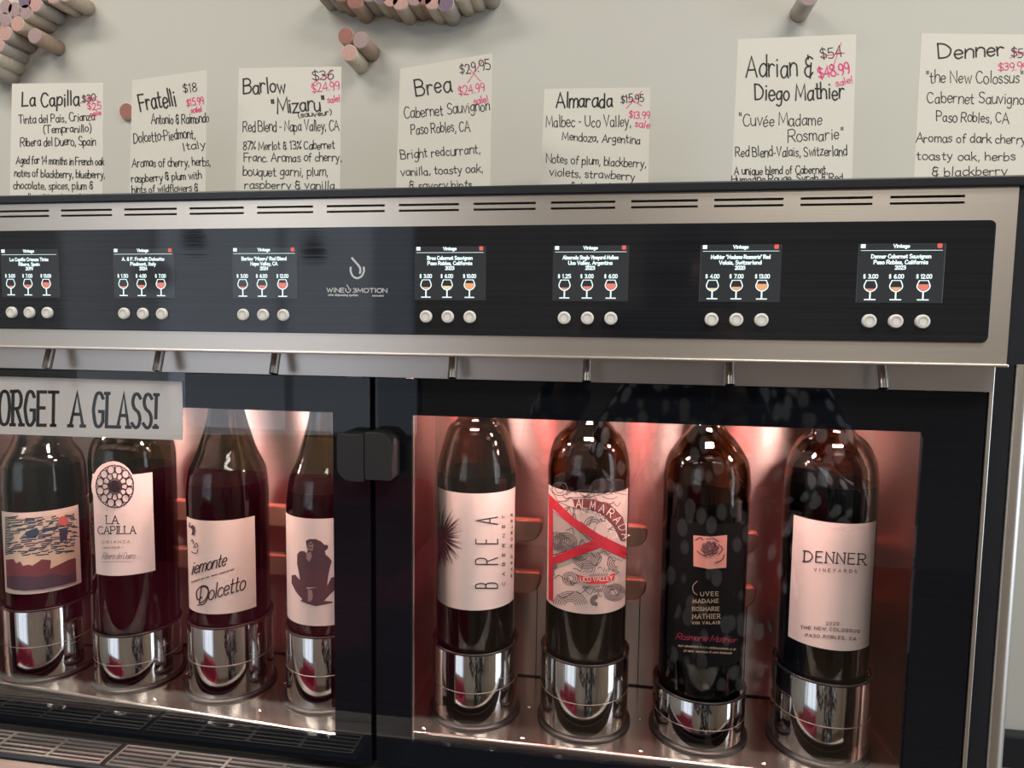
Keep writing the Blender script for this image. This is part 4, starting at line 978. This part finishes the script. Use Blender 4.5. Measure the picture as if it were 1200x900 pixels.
# face
for sx in (-1, 1):
    obj('eye', lathe(bmesh.new(), [(0, .006), (.010, .004), (.013, 0), (0, -.002)], (.272+sx*.031, -.792, .118), 18, 'Y'), mat('eye_dark', (.05, .04, .035), .2), pr, smooth=True)
    bm = bmesh.new(); bmesh.ops.create_uvsphere(bm, u_segments=14, v_segments=8, radius=1)
    for v in bm.verts: v.co = Vector((.272+sx*.078+v.co.x*.010, -.872+v.co.y*.018, .100+v.co.z*.032))
    obj('ear', bm, skin, pr, smooth=True)
bm = bmesh.new(); tube(bm, (.272, -.790, .118), (.272, -.768, .082), .006, 12, .013); obj('nose', bm, skin, pr, smooth=True)
obj('mouth', box(bmesh.new(), .250, .294, -.806, -.798, .046, .056, .003), mat('lips', (.36, .12, .11), .5), pr)
bm = bmesh.new(); bmesh.ops.create_uvsphere(bm, u_segments=28, v_segments=18, radius=1)
for v in bm.verts:
    c = v.co; fr = max(0, -c.y)*(1 if c.z < .45 else 0)
    v.co = Vector((.272+c.x*.098*(1-.1*fr), -.900+c.y*(.105-.055*fr), (.135+c.z*.118) if c.z > 0 else (.135+c.z*.23)))
obj('hair', bm, mat('dark_hair', (.025, .017, .012), .5, noise=((90, 90, 3), .4, (.05, .03, .02))), pr, smooth=True)
fleck = bpy.data.materials.new('flecked_cloth'); fleck.use_nodes = True; nt = fleck.node_tree; b_ = nt.nodes['Principled BSDF']; b_.inputs['Roughness'].default_value = .9
tc = nt.nodes.new('ShaderNodeTexCoord'); mp = nt.nodes.new('ShaderNodeMapping'); mp.inputs['Scale'].default_value = (38, 38, 22); mp.inputs['Rotation'].default_value = (0, .5, 0); vo = nt.nodes.new('ShaderNodeTexVoronoi'); vo.inputs['Scale'].default_value = 1
rp = nt.nodes.new('ShaderNodeValToRGB'); rp.color_ramp.elements[0].position = .36; rp.color_ramp.elements[1].position = .47; rp.color_ramp.elements[0].color = (.95, .97, 1, 1); rp.color_ramp.elements[1].color = (.010, .014, .020, 1)
nt.links.new(tc.outputs['Object'], mp.inputs[0]); nt.links.new(mp.outputs[0], vo.inputs['Vector']); nt.links.new(vo.outputs['Distance'], rp.inputs[0]); nt.links.new(rp.outputs[0], b_.inputs['Base Color'])
bm = bmesh.new(); rings = []
for z, rx, ry, cy in ((-.74, .185, .135, -.92), (-.62, .185, .140, -.92), (-.48, .165, .130, -.92), (-.34, .170, .132, -.92), (-.20, .185, .135, -.91), (-.12, .180, .115, -.905), (-.06, .115, .090, -.90), (-.035, .072, .066, -.897)):
    rings.append([bm.verts.new((.36+rx*cos(2*pi*k/36), cy+ry*sin(2*pi*k/36), z)) for k in range(36)])
for a, b in zip(rings, rings[1:]):
    for k in range(36): bm.faces.new((a[k], a[(k+1) % 36], b[(k+1) % 36], b[k]))
for sx in (-1, 1):
    pts = [((.36+sx*.130, -.90, -.115), .070), ((.36+sx*.20-.01, -.85, -.235), .066), ((.36+sx*.235-.02, -.80, -.345), .060), ((.21+sx*.205, -.72, -.265), .056), ((.19+sx*.185, -.67, -.205), .052), ((.187+sx*.14, -.60, -.115), .044)]
    prev = None
    for k, (p, r_) in enumerate(pts):
        p = Vector(p); d = (Vector(pts[min(k+1, len(pts)-1)][0])-Vector(pts[max(k-1, 0)][0])).normalized(); u_ = d.cross(Vector((1, .3, .2))).normalized(); v_ = d.cross(u_)
        ring = [bm.verts.new(p+(u_*cos(2*pi*q/20)+v_*sin(2*pi*q/20))*r_) for q in range(20)]
        if prev:
            for q in range(20): bm.faces.new((prev[q], prev[(q+1) % 20], ring[(q+1) % 20], ring[q]))
        prev = ring
bmesh.ops.recalc_face_normals(bm, faces=bm.faces)
obj('blouse', bm, fleck, pr, smooth=True)
bm = bmesh.new()
for sx in (-1, 1):
    prev = None
    for z, r_, ox in ((-.56, .115, .075), (-.68, .112, .088), (-.98, .080, .095), (-1.30, .062, .10)):
        ring = [bm.verts.new((.36+sx*ox+r_*cos(2*pi*q/24), -.92+r_*1.05*sin(2*pi*q/24), z)) for q in range(24)]
        if prev:
            for q in range(24): bm.faces.new((prev[q], prev[(q+1) % 24], ring[(q+1) % 24], ring[q]))
        prev = ring
obj('trousers', bm, mat('dark_denim', (.02, .025, .04), .8, noise=((200, 200, 200), .4, (.03, .035, .055))), pr, smooth=True)
for sx in (-1, 1):
    obj('shoe', box(bmesh.new(), .36+sx*.11-.045, .36+sx*.11+.045, -1.0, -.75, FLOOR+.0005, FLOOR+.085, .03, 4), M['rubber'], pr, smooth=True)
